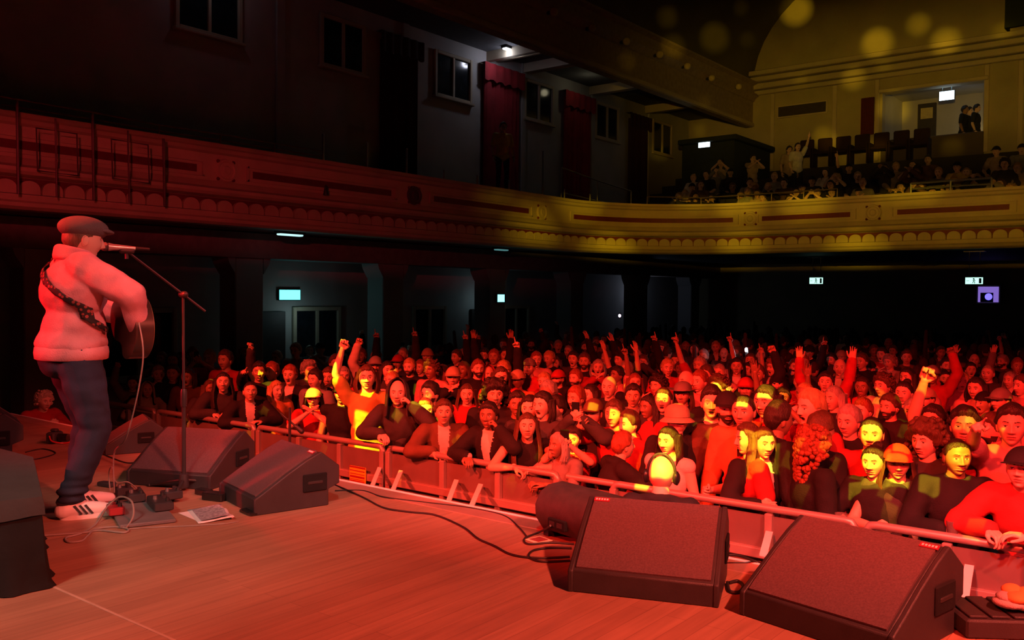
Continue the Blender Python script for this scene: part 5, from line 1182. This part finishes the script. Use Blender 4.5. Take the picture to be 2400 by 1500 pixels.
POSEW = {'stand': '', 'clap': ' clapping', 'fist': ' fist raised', 'up1': ' pointing up', 'up2': ' both arms up', 'reach': ' reaching forward', 'phone': ' filming', 'cup': ' holding a cup', 'rail': '', 'peace': ' signing peace'}
ORD = ['first', 'second', 'third', 'fourth', 'fifth', 'sixth', 'seventh', 'eighth', 'ninth', 'tenth', 'eleventh', 'twelfth', 'thirteenth', 'fourteenth', 'fifteenth', 'sixteenth', 'seventeenth', 'eighteenth', 'nineteenth', 'twentieth', '21st', '22nd', '23rd', '24th', '25th', '26th', '27th', '28th', '29th', '30th', '31st', '32nd', '33rd', '34th', '35th']+['%dth' % q for q in range(36, 70)]
BACK = []
for px, py, hair, pose, tc in MID: BACK.append([px, py, hair, pose if pose != 'rail0' else 'stand', tc])
rnd = random.Random(5)
# fill the gaps between the listed heads so that no floor shows
taken = [(f[0], f[1]) for f in FRONT]+[(b[0], b[1]) for b in BACK]
def too_close(px, py):
    d = (py-688); 
    for a, b in taken:
        if abs(a-px) < max(10, d*.13) and abs(b-py) < max(7, d*.11): return True
    return False
tries = 0; fill = 0
while fill < 72 and tries < 20000:
    tries += 1; px = rnd.uniform(300, 2400)
    top_ = 786 if px > 1250 else 800+(1250-px)*.035; py = top_+(rnd.random()**1.1)*(150)
    lim = 850 if px < 720 else 905 if px < 1250 else 930+(px-1250)*.05
    if py > lim or too_close(px, py): continue
    taken.append((px, py)); fill += 1
    BACK.append([px, py, rnd.choice(['short', 'short', 'short', 'fringe', 'bob', 'long', 'curly', 'buzz', 'cap', 'quiff', 'bun', 'beanie', 'bald']), rnd.choice(['stand']*11+['clap', 'fist', 'cup', 'phone', 'up1']), rnd.choice(['black', 'black', 'charcoal', 'red', 'navy', 'grey', 'brown', 'pink', 'white'])])
cols = {}
for b in BACK:
    k = min(range(len(LMK)), key=lambda i: abs(LMK[i][0]-b[0])); cols.setdefault(k, []).append(b)
phones = []
for k, lst in cols.items():
    lst.sort(key=lambda b: -b[1])
    for i, b in enumerate(lst):
        px, py, hair, pose, tc = b; hw = HAIRW[hair]
        tone = {'black': 'black', 'charcoal': 'charcoal', 'red': 'red', 'navy': 'navy', 'grey': 'grey', 'brown': 'brown', 'pink': 'pale pink', 'white': 'white', 'pale': 'pale', 'orange': 'orange'}[tc]
        lab = '%s behind %s: %s,%s %s top' % (ORD[i], LMK[k][1], hw, POSEW[pose], tone)
        r2 = random.Random(int(px*13+py)); hc = r2.choice(['dark', 'dark', 'brown', 'brown', 'blond', 'red', 'grey']) if hair not in ('fringe',) else 'dark'
        top = r2.choice(['long', 'long', 'short', 'jacket'] if tc not in ('pink', 'white', 'red') else ['short', 'short', 'long'])
        hk = r2.choice(['calm', 'calm', 'sing', 'beard' if hair in ('short', 'buzz', 'bald', 'cap', 'beanie') else 'calm'])
        o, K, H = put(px, py, None, pose, hair, hc, top, tc, r2.uniform(-32, 32), lab, headk=hk, hatc=r2.choice(['black', 'red', 'grey', 'beige']), mirror=r2.random() < .5, group='standing crowd on the hall floor')
        if pose == 'phone': phones.append((o, lab))
NFLOOR = NPEOPLE
# dark mass of the rear of the hall: nobody could count it
FARP = [(o_.location.x, o_.location.y) for o_ in COL.objects if o_.name.startswith('person') and o_.location.y > 13]
m = MB(); rm = random.Random(3); hp = HEADS['calm']
for i in range(900):
    y = rm.uniform(13.5, 28); x = rm.uniform(-13.5, 8.5)
    if y < 15.5 and x < -2 and rm.random() < .3: continue
    if any(abs(x-a_) < .34 and abs(y-b_) < .34 for a_, b_ in FARP): continue
    h = rm.uniform(1.50, 1.80); z = FLOOR+h
    m.ell((x, y, z-.12), (.078, .095, .12), 8, 6, 1 if rm.random() < .7 else 2); m.ell((x, y-.01, z-.10), (.082, .10, .115), 8, 4, 2)
    m.ell((x, y, z-.50), (.22, .13, .28), 8, 6, 0); m.ell((x, y, z-1.0), (.18, .12, .6), 6, 4, 0)
    if rm.random() < .08: m.cap((x+.2, y, z-.35), (x+.25, y-.15, z+.25), .05, .035, 6, 0)
m.build('crowd', [mat('crowd_cloth', (.04, .035, .038), .9, var=.8, vscale=1.5), mat('crowd_skin', (.5, .3, .22), .6), mat('crowd_hair', (.04, .025, .02), .8)], None, 80, label='dark packed crowd filling the rear of the hall floor', cat='crowd', kind='stuff')

# ---- the guard in the pit: bald head, ear defenders, seen from behind
P = dict(POSES['stand']); POSES['guard'] = dict(P, lean=.12, look=(.05, 0), R=(.25, .18, .9))
q = on_y(1561, 1114, 4.85); hz = headz('guard'); s = max(.8, (q.z-FLOOR)/hz)
o, K, H = person((q.x, q.y-.10, FLOOR), R(16), 'guard', 'bald', 'dark', 'jacket', 'black', 'bald guard in a black shirt and ear defenders in the pit, seen from behind', None, s, skin=1)
m = MB()
m.tube([(.088*math.cos(a), -.01, .01+.125*math.sin(a)) for a in [PI*k/16 for k in range(17)]], .009, 8)
h = m.build('ear_defender_band', BLACKP, o, 60); h.matrix_local = H
for sd in (-1, 1):
    m = MB(); m.ell((sd*.092, -.01, -.012), (.026, .034, .042), 16, 10); m.tube([(sd*.098, -.01+.03*math.cos(2*PI*k/14), -.012+.038*math.sin(2*PI*k/14)) for k in range(14)], .007, 6, closed=True)
    h = m.build('ear_cup', mat('cup_black', (.02, .02, .02), .3), o, 60); h.matrix_local = H
# ---- photographer crouched in the pit at the far left
q = on_y(82, 938, 4.70); POSES['crouch'] = dict(POSES['phone'], lean=.30, R=(.07, .42, 1.30), L=(-.07, .42, 1.30), look=(.0, 0))
s = max(.7, (q.z-FLOOR)/skeleton(POSES['crouch'])['hc'].z)
o, K, H = person((q.x, q.y, FLOOR), R(-85), 'crouch', 'curly', 'light', 'long', 'red', 'curly fair-haired person in the pit behind the left-edge wedge, holding a camera', None, s, skin=1)
q = on_z(128, 1006, .12); t = thing('camera', 'camera with a short lens lying on the stage edge before the curly-haired person', 'camera', (q.x, q.y, .0), R(-60))
m = MB(); m.box((-.07, -.04, 0), (.07, .04, .10), bev=.012); m.box((-.025, -.03, .10), (.025, .03, .125), bev=.008); m.build('camera_body', BLACKP, t); m = MB(); m.X = Matrix.Translation((0, .04, .05)) @ Matrix.Rotation(-PI/2, 4, 'X'); m.lathe([(.0, .09), (.034, .09), (.036, .0)], 18); m.build('lens', MATS['gloss_black'], t)
m = MB(); m.tube(smoothpath([(-.07, 0, .07), (-.11, .02, .05), (-.09, .09, .02), (-.02, .13, .01), (.05, .12, .01), (.09, .04, .03), (.07, 0, .07)], 6), .006, 6); m.build('strap', REDP, t)

# ---- gallery audience: seated in the rake, dim amber light
def deck(y): return 2.9+.36*max(0, min(7, int((y-BY-.2)/.95)))
SLEG = (((.10, 0, .90), (.12, .42, .88), (.12, .38, .49)), ((-.10, 0, .90), (-.12, .42, .88), (-.12, .38, .49)))
for k_ in ('sit', 'clap', 'phone', 'cup', 'up1'): POSES['seat_'+k_] = dict(POSES[k_], legs=SLEG)
GP = [(1850, 468, 22.6), (1867, 452, 22.9), (1915, 455, 22.7), (1947, 434, 23.3), (1950, 455, 22.8), (1990, 395, 25.0), (2045, 468, 22.6), (2100, 455, 22.7), (2112, 440, 23.2), (2022, 430, 23.6), (2013, 452, 22.8), (1775, 455, 22.8), (1787, 465, 22.5), (1757, 428, 23.8), (1770, 440, 23.3), (1752, 450, 22.9), (1735, 462, 22.6), (1717, 440, 23.2), (1712, 405, 24.6), (1675, 405, 24.4), (1655, 410, 24.3), (1625, 418, 23.9), (1622, 440, 23.2), (1630, 462, 22.5), (1590, 462, 22.4), (1605, 455, 22.8), (1642, 434, 23.5), (1668, 465, 22.4), (1690, 385, 25.1), (1935, 405, 24.6), (1960, 420, 24.0), (1903, 425, 23.9), (1815, 415, 24.3), (1838, 430, 23.7), (2075, 395, 25.2), (2100, 392, 25.4), (2140, 388, 25.6), (2175, 375, 26.2), (2200, 405, 25.0), (2243, 392, 25.4), (2150, 402, 24.9), (2125, 415, 24.3), (2160, 440, 23.3), (2185, 452, 22.9), (2200, 468, 22.4), (2335, 355, 27.0), (2395, 350, 27.1), (2385, 395, 25.4), (2345, 432, 23.7), (2370, 445, 23.2), (2265, 405, 25.0), (2290, 420, 24.2), (2310, 440, 23.4), (2085, 470, 22.4), (2010, 415, 24.3), (1880, 440, 23.3), (1800, 440, 23.3), (2225, 440, 23.3), (2260, 455, 22.8), (2355, 385, 25.8)]
r3 = random.Random(9)
ROWN = ['front', 'second', 'third', 'fourth', 'fifth', 'sixth', 'seventh', 'top']; rowc = {}
GP.sort()
for i, (px, py, Y) in enumerate(GP):
    Y = 21.95
    while Y < 27.9 and on_y(px, py, Y).z > deck(Y)+1.16: Y += .05
    q = on_y(px, py, Y); pose = r3.choice(['seat_sit', 'seat_sit', 'seat_sit', 'seat_clap', 'seat_phone', 'seat_cup']); s = r3.uniform(.95, 1.03); hz = headz(pose)
    if (px, py) == (1990, 395): pose = 'seat_up1'
    f = cam_face(q.x, q.y, R(r3.uniform(-20, 20))); K = skeleton(POSES[pose]); hp_ = Matrix.Rotation(f, 3, 'Z') @ (K['hc']*s); base = Vector((q.x-hp_.x, q.y-hp_.y, q.z-hz*s))
    tc = r3.choice(['black', 'black', 'charcoal', 'navy', 'brown', 'grey', 'pink', 'beige', 'white'])
    if (px, py) == (2243, 392): tc = 'yellow'
    if (px, py) == (2335, 355): tc = 'beige'
    hr = r3.choice(['short', 'long', 'bob', 'short', 'curly', 'cap', 'bun'])
    rw = deck(q.y); rw = int(round((rw-2.9)/.36)); rowc[rw] = rowc.get(rw, 0)+1
    lab = 'gallery spectator, %s from the left in the %s seated row, %s, %s top' % (ORD[rowc[rw]-1] if rowc[rw] <= 69 else 'last', ROWN[rw], HAIRW[hr], tc)
    grp = 'seated audience in the rear gallery'
    if (px, py) == (2243, 392): lab, grp = 'gallery spectator in a yellow-green top above the bright guard rail', None
    if (px, py) == (2335, 355): lab, grp = 'gallery spectator in a pale beige jacket high at the right', None
    if (px, py) == (1850, 468): lab, grp = 'gallery spectator with a brightly lit face right above the thin front rail', None
    if (px, py) == (1915, 455): lab, grp = 'gallery spectator with lit face behind the third post of the thin rail', None
    if (px, py) == (1990, 395): lab, grp = 'gallery spectator with a hand raised, at the top centre of the gallery crowd', None
    person(base, f, pose, hr, r3.choice(['dark', 'brown', 'blond']), r3.choice(['long', 'short']), tc, lab, grp, s)
# two standing in the gallery, one with an arm raised
for px, py, Y, pose, tc, lab in ((1870, 345, 27.2, 'up1', 'white', 'person in a white T-shirt standing in the gallery with one arm raised'), (1850, 352, 27.1, 'stand', 'beige', 'person in a beige top standing beside the raised arm in the gallery'), (1765, 372, 26.2, 'clap', 'beige', 'person in a beige top standing by the dark vestibule'), (2262, 262, 29.9, 'stand', 'black', 'left one of the three people in the upper rear doorway'), (2272, 252, 30.2, 'stand', 'black', 'middle, tallest of the three people in the upper rear doorway'), (2290, 265, 29.9, 'stand', 'black', 'right one of the three people in the upper rear doorway')):
    q = on_y(px, py, Y); hz = headz(pose); K = skeleton(POSES[pose]); f = cam_face(q.x, q.y, R(35 if Y < 28 else 80)); s = 1.0
    hp_ = Matrix.Rotation(f, 3, 'Z') @ (K['hc']*s); person(Vector((q.x-hp_.x, q.y-hp_.y, q.z-hz*s if Y < 28 else 5.42)), f, pose, 'short', 'dark', 'short', tc, lab, None, s, mirror=(pose == 'up1'))
# someone in yellow by the red curtain of the side gallery
q = on_x(1178, 300, -13.6); person((q.x, q.y, q.z-1.61), R(-120), 'stand', 'short', 'brown', 'short', 'yellow', 'person in a yellow T-shirt standing before the red curtain of the side gallery', None, 1.0)
# ---- things in hands
def handprop(o, K, side, kind, label, grp=None):
    W = K['W%d' % side]; E = K['E%d' % side]; d = (W-E).normalized(); p = o.matrix_basis @ (W+d*.07) if True else W
    if kind == 'cup':
        t = thing('plastic_cup', label, 'cup', p+Vector((0, 0, -.06)), 0, grp); m = MB(); m.lathe([(.0, .0), (.030, .0), (.042, .125), (.040, .125), (.029, .006)], 20); m.build('clear_wall', mat('clear_plastic', (.8, .75, .7), .15, trans=.85), t, 60); m = MB(); m.lathe([(0, .004), (.028, .004), (.035, .07), (0, .07)], 18); m.build('drink', mat('drink', (.10, .02, .01), .1), t, 60)
    else:
        t = thing('smartphone', label, 'phone', p+Vector((0, 0, .03)), o.rotation_euler.z, grp); m = MB(); m.box((-.038, -.005, -.075), (.038, .005, .075), bev=.004); m.build('case', MATS['gloss_black'], t)
        m = MB(); m.box((-.034, -.0065, -.07), (.034, -.0045, .07)); m.build('screen', mat('phone_screen', (.3, .1, .1), .3, emit=(.5, .25, .3, .5)), t)
        if kind == 'torch':
            m = MB(); m.ell((.0, .008, .05), (.016, .006, .016), 12, 8); m.build('torch', mat('torch_white', (1, 1, 1), .4, emit=(.9, .92, 1, 45)), t)
            l = bpy.data.lights.new('torch_light', 'POINT'); l.energy = .6; l.color = (.9, .9, 1); l.shadow_soft_size = .02; lo = bpy.data.objects.new('torch_light', l); COL.objects.link(lo); lo.location = t.location+Vector((.0, -.06, .06))
    return t
PEOPLE = [o for o in COL.objects if o.name.split('.')[0] == 'person']
lab2 = {o['label']: o for o in PEOPLE}
bodyK = lambda o: next(v[1] for k, v in BC.items() if v[0] == o.data)
for start, side, kind, label in (
    ('person holding up a phone with both', 0, 'phone', 'phone held up by the yellow-spotted person at the barrier gap'),
    ('person with a square of yellow', 0, 'phone', 'phone framing a photo above the person in black, centre of the crowd'),
    ('person in a black T-shirt with yellow', 0, 'cup', 'clear cup of dark drink held by the yellow-faced person at the rail'),
    ('shaven-sided person', 0, 'cup', 'clear cup held by the person in the black sweater'),
    ('person with half the face yellow-lit', 0, 'cup', 'clear cup by the brown-haired person in the open jacket')):
    for l_, o in lab2.items():
        if l_.startswith(start): handprop(o, bodyK(o), side, kind, label); break
for o, l_ in phones: handprop(o, bodyK(o), 0, 'phone', 'phone of the person '+l_.split(':')[0])
q = on_z(1750, 824, FLOOR+1.75)
class _O: pass
t = thing('smartphone', 'phone with its white torch shining over the crowd', 'phone', q, R(150)); m = MB(); m.box((-.038, -.005, -.075), (.038, .005, .075), bev=.004); m.build('case', MATS['gloss_black'], t)
m = MB(); m.ell((0, .012, .03), (.036, .010, .036), 14, 8); m.build('torch', mat('torch_white', (1, 1, 1), .4, emit=(.9, .92, 1, 30)), t)
l = bpy.data.lights.new('torch_light', 'POINT'); l.energy = 2; l.color = (.9, .9, 1); l.shadow_soft_size = .03; lo = bpy.data.objects.new('torch_light', l); COL.objects.link(lo); lo.location = q+(Vector((0, 0, CAMZ))-q).normalized()*.08
q = on_y(1453, 740, 19.0); t = thing('smartphone', 'distant phone torch glowing in the dark below the gallery', 'phone', q, R(170)); m = MB(); m.box((-.038, -.005, -.075), (.038, .005, .075), bev=.004); m.build('case', MATS['gloss_black'], t); m = MB(); m.ell((0, .012, .0), (.040, .010, .040), 12, 8); m.build('torch', mat('torch_lilac', (1, .9, 1), .4, emit=(1, .7, 1, 12)), t)
# ================================================================== THE GUITARIST
gp = on_z(168, 1206, 0)
SP = dict(lean=.05, ak=1.04, hz=-.035, hy=.015, hs=1.07, R=(.19, .335, 1.05), L=(-.36, .36, 1.14), hk=('relax', 'grip'), pd=((-.5, -.8, 0), (0, -1, .3)), po=((1, .45, .3), (-1, -.3, -.6)), look=(-.02, 0), feet=False,
          legs=(((.11, .0, .94), (.13, .10, .51), (.10, -.03, .11)), ((-.11, 0, .94), (-.11, .12, .51), (-.11, .05, .11))))
bd, K, H = body_geo(SP, .010, 'sing', True, 1.22)
FACE = R(-12)
singer = bd.build('person', BODYM, None, 80, label='singing guitarist in a pale sweatshirt, jeans and flat cap at the left of the stage', cat='person', loc=gp, rz=FACE)
singer.scale = (1.03, 1.03, 1.03)
singer.color = (.68, .42, .32, 1)
hoodz = K['nb']
tp_ = top_geo(SP, 'long', .011, 1.30, .024, .011, .035)
nb_ = K['nb']; cm = MB()
for q_ in range(3): cm.tube([nb_+Vector((.086*math.sin(a)*(1-.06*q_), (.090+.02*math.cos(a))*math.cos(a)*(1-.05*q_)-.012, .012+.020*q_-.018*math.cos(a))) for a in [2*PI*q/20 for q in range(20)]], .026, 10, closed=True)
cV, cF = solid(cm, .009, 3); cq = MB(); cq.add(cV.tolist(), cF, 0)
# ribbed hem band
hb = MB(); hb.lathe([(.19, .90), (.205, .905), (.207, .955), (.20, .97)], 40)
sw = tp_.build('sweatshirt', [CLO, SHIRT], singer, 80); sw.color = (.62, .27, .30, 1)
cc_ = cq.build('hood_collar', CLO, singer, 80); cc_.color = sw.color
m = MB(); n = 48; vs = []; fs = []
for j, (z, gx, gy) in enumerate([(.895, .224, .180), (.90, .233, .189), (.935, .237, .193), (.965, .233, .189), (.972, .222, .180)]):
    for i in range(n):
        a = 2*PI*i/n; k = 1+.010*math.sin(i*PI); vs.append((gx*math.cos(a)*k, gy*math.sin(a)*k+.005, z))
for j in range(4):
    for i in range(n): k = (i+1) % n; fs.append((j*n+i, j*n+k, (j+1)*n+k, (j+1)*n+i))
m.add(vs, fs); h = m.build('hem_band', CLO, singer, 60); h.color = sw.color
# jeans
m = MB(); g = .016
for i in (0, 1):
    Hh, Kn, A = K['H%d' % i], K['K%d' % i], K['A%d' % i]
    m.chain([Hh, Hh.lerp(Kn, .5), Kn, Kn.lerp(A, .35), Kn.lerp(A, .8), A+Vector((0, 0, .03))], [.125, .112, .084, .082, .070, .072], 14)
m.ell((0, -.01, .95), (.195, .160, .13)); m.ell((0, -.06, .90), (.17, .11, .12))
def jd(v):
    p = Vector(v); return .010*noise.noise(Vector((p.x*9, p.y*9, p.z*16)))+.009*math.exp(-((p.z-.14)/.07)**2)*math.sin(p.z*130)
V, F = solid(m, .010, 2, jd); q = MB(); q.add(V.tolist(), F, 0)
j = q.build('jeans', mat('denim', (.016, .026, .055), .85, var=.35, vscale=7, bump=.4, bscale=250), singer, 80)
# cap and hair
for part, pm in hair_mesh('flatcap').items():
    h = obj('flat_cap' if part == 'hat' else 'hair', pm, singer); h.matrix_local = H @ Matrix.Rotation(R(6), 4, 'X'); h.color = (.11, .11, .11, 1) if part == 'hat' else (.12, .08, .05, 1)
# trainers
def shoe(i):
    A = K['A%d' % i]; m = MB(); m.chain([(0, -.035, .05), (0, .06, .055), (0, .15, .040), (0, .205, .034)], [.048, .045, .042, .032], 14); m.cap((0, -.03, .07), (0, .0, .085), .042, .036, 12)
    V, F = solid(m, .006, 2); V[:, 2] = np.maximum(V[:, 2], .012); q = MB(); q.add(V.tolist(), F, 0)
    sh = q.build('trainer', mat('white_leather', (.78, .76, .76), .45, var=.04), singer, 80); sh.location = (A.x, A.y, 0); sh.rotation_euler = (0, 0, R(-10 if i == 0 else 12))
    m = MB(); pr = [(-.050*math.cos(t)*(1 if math.sin(t) < 0 else .95), .08+(.135)*math.sin(t)) for t in [2*PI*k/32 for k in range(32)]]
    m.prism([(x, y) for x, y in pr], .0, .024, 'z'); m.build('sole', WHITE, sh, 40)
    for sd in (-1, 1):
        for k in range(3):
            s0 = MB(); y = .03+k*.028; s0.prism([(y-.020, .078), (y-.008, .082), (y+.030, .030), (y+.018, .026)], sd*.040, sd*.0485, 'x'); s0.build('stripe', BLACKP, sh)
    m = MB()
    for k in range(5): m.tube([(-.022, .06+k*.022, .098-k*.009), (0, .066+k*.022, .104-k*.009), (.022, .06+k*.022, .098-k*.009)], .0035, 6)
    m.build('laces', WHITE, sh)
    m = MB(); m.lathe([(.040, .085), (.046, .10), (.040, .115)], 20, (0, -.03, 0)); m.build('ankle_collar', BLACKP, sh)
shoe(0); shoe(1)
# strap across the back (a thing: belongs to the guitar)
ob = singer.matrix_basis if False else (Matrix.Translation(gp) @ Matrix.Rotation(FACE, 4, 'Z'))
ob = ob @ Matrix.Scale(1.03, 4)
gt = thing('guitar', 'dark acoustic guitar hanging at the front of the guitarist', 'guitar', gp, FACE); gt.scale = (1.03, 1.03, 1.03)
Gm = Matrix.Translation((.02, .315, 1.10)) @ Matrix.Rotation(R(14), 4, 'Y')
def outline(k=1.0, n=48):
    P = []
    for i in range(n):
        t = 2*PI*i/n; x = math.cos(t); y = math.sin(t)
        L = .25*x; wd = (.195 if x > 0 else .150)*y; wd *= 1-.22*math.exp(-((x+.12)/.28)**2); P.append((L*k+.05, wd*k))
    return P
m = MB(); m.X = Gm; m.prism([(x, z) for x, z in outline()], -.05, .05, 'y'); bdy = m.build('body', mat('guitar_dark', (.05, .025, .02), .25), gt, 40)
m = MB(); m.X = Gm; m.prism([(x, z) for x, z in outline(.97)], .05, .054, 'y'); m.build('soundboard', mat('guitar_top', (.35, .18, .07), .3), gt, 40)
m = MB(); m.X = Gm; m.box((-.62, .045, -.025), (-.12, .068, .025), bev=.006); nk = m.build('neck', MATS['guitar_dark'], gt)
m = MB(); m.X = Gm; m.box((-.80, .04, -.035), (-.62, .058, .035), bev=.006); hs = m.build('headstock', MATS['guitar_dark'], gt)
for k in range(6): m = MB(); m.X = Gm; m.cap((-.66-.045*(k % 3), .05, (.04 if k < 3 else -.04)), (-.66-.045*(k % 3), .05, (.055 if k < 3 else -.055)), .006, .008, 8); m.build('tuning_peg', METAL, gt)
m = MB(); m.X = Gm; m.box((.14, .054, -.06), (.17, .066, .06), bev=.004); m.build('bridge', MATS['guitar_dark'], gt)
m = MB(); m.X = Gm; m.lathe([(.0, 0), (.05, 0)], 24); 
sp_ = [(.20, .25, 1.05), (.27, .10, 1.12), (.23, -.13, 1.25), (.10, -.215, 1.36), (-.05, -.20, 1.46), (-.15, -.10, 1.525), (-.19, .03, 1.515), (-.20, .16, 1.42), (-.22, .25, 1.25)]
P = smoothpath(sp_, 12); m = MB(); vs = []; fs = []
for i, p in enumerate(P):
    t = (P[min(i+1, len(P)-1)]-P[max(i-1, 0)]).normalized(); c = Vector((0, .02, p.z)); nn_ = (p-c).normalized(); sd = t.cross(nn_).normalized()*.024
    vs += [p-sd, p-sd*.33, p+sd*.33, p+sd]
for i in range(len(P)-1):
    b = i*4
    for k in range(3): fs.append((b+k, b+k+1, b+5+k, b+4+k))
m.add(vs, fs); st = m.build('strap', mat('strap_black', (.03, .018, .016), .7), gt, 60)
sm = st.data.materials[0]; nt = sm.node_tree; ch = nt.nodes.new('ShaderNodeTexVoronoi'); ch.inputs['Scale'].default_value = 42
tcn = nt.nodes.new('ShaderNodeTexCoord'); nt.links.new(tcn.outputs['Object'], ch.inputs['Vector']); cr = nt.nodes.new('ShaderNodeValToRGB'); cr.color_ramp.interpolation = 'CONSTANT'
cr.color_ramp.elements[0].color = (.30, .06, .05, 1); cr.color_ramp.elements[1].position = .38; cr.color_ramp.elements[1].color = (.015, .01, .01, 1)
nt.links.new(ch.outputs['Distance'], cr.inputs[0]); nt.links.new(cr.outputs[0], nt.nodes['Principled BSDF'].inputs['Base Color'])
from mathutils.bvhtree import BVHTree
tm = MB(); add_torso(tm, K, .034, 1.30, .035); tV, tF = solid(tm, .014, 3); bt = BVHTree.FromPolygons([Vector(v) for v in tV], tF)
for v in st.data.vertices:
    lo_, no_, ix_, ds_ = bt.find_nearest(v.co)
    if lo_ is not None: v.co = lo_+no_*.010
so_ = st.modifiers.new('so', 'SOLIDIFY'); so_.thickness = .004
# lead from the guitar tail down to the pedals
A = ob @ Vector((.30, .28, 1.13)); B = on_z(268, 1155, .05)
m = MB(); m.tube(smoothpath([A, A+Vector((.05, .0, -.25)), (A+B)/2+Vector((.02, 0, -.15)), B+Vector((0, 0, .25)), B], 8), .0045, 6); m.build('cable', TANC, None, 80, label='grey guitar lead hanging from the guitar down to the pedals', cat='cable')
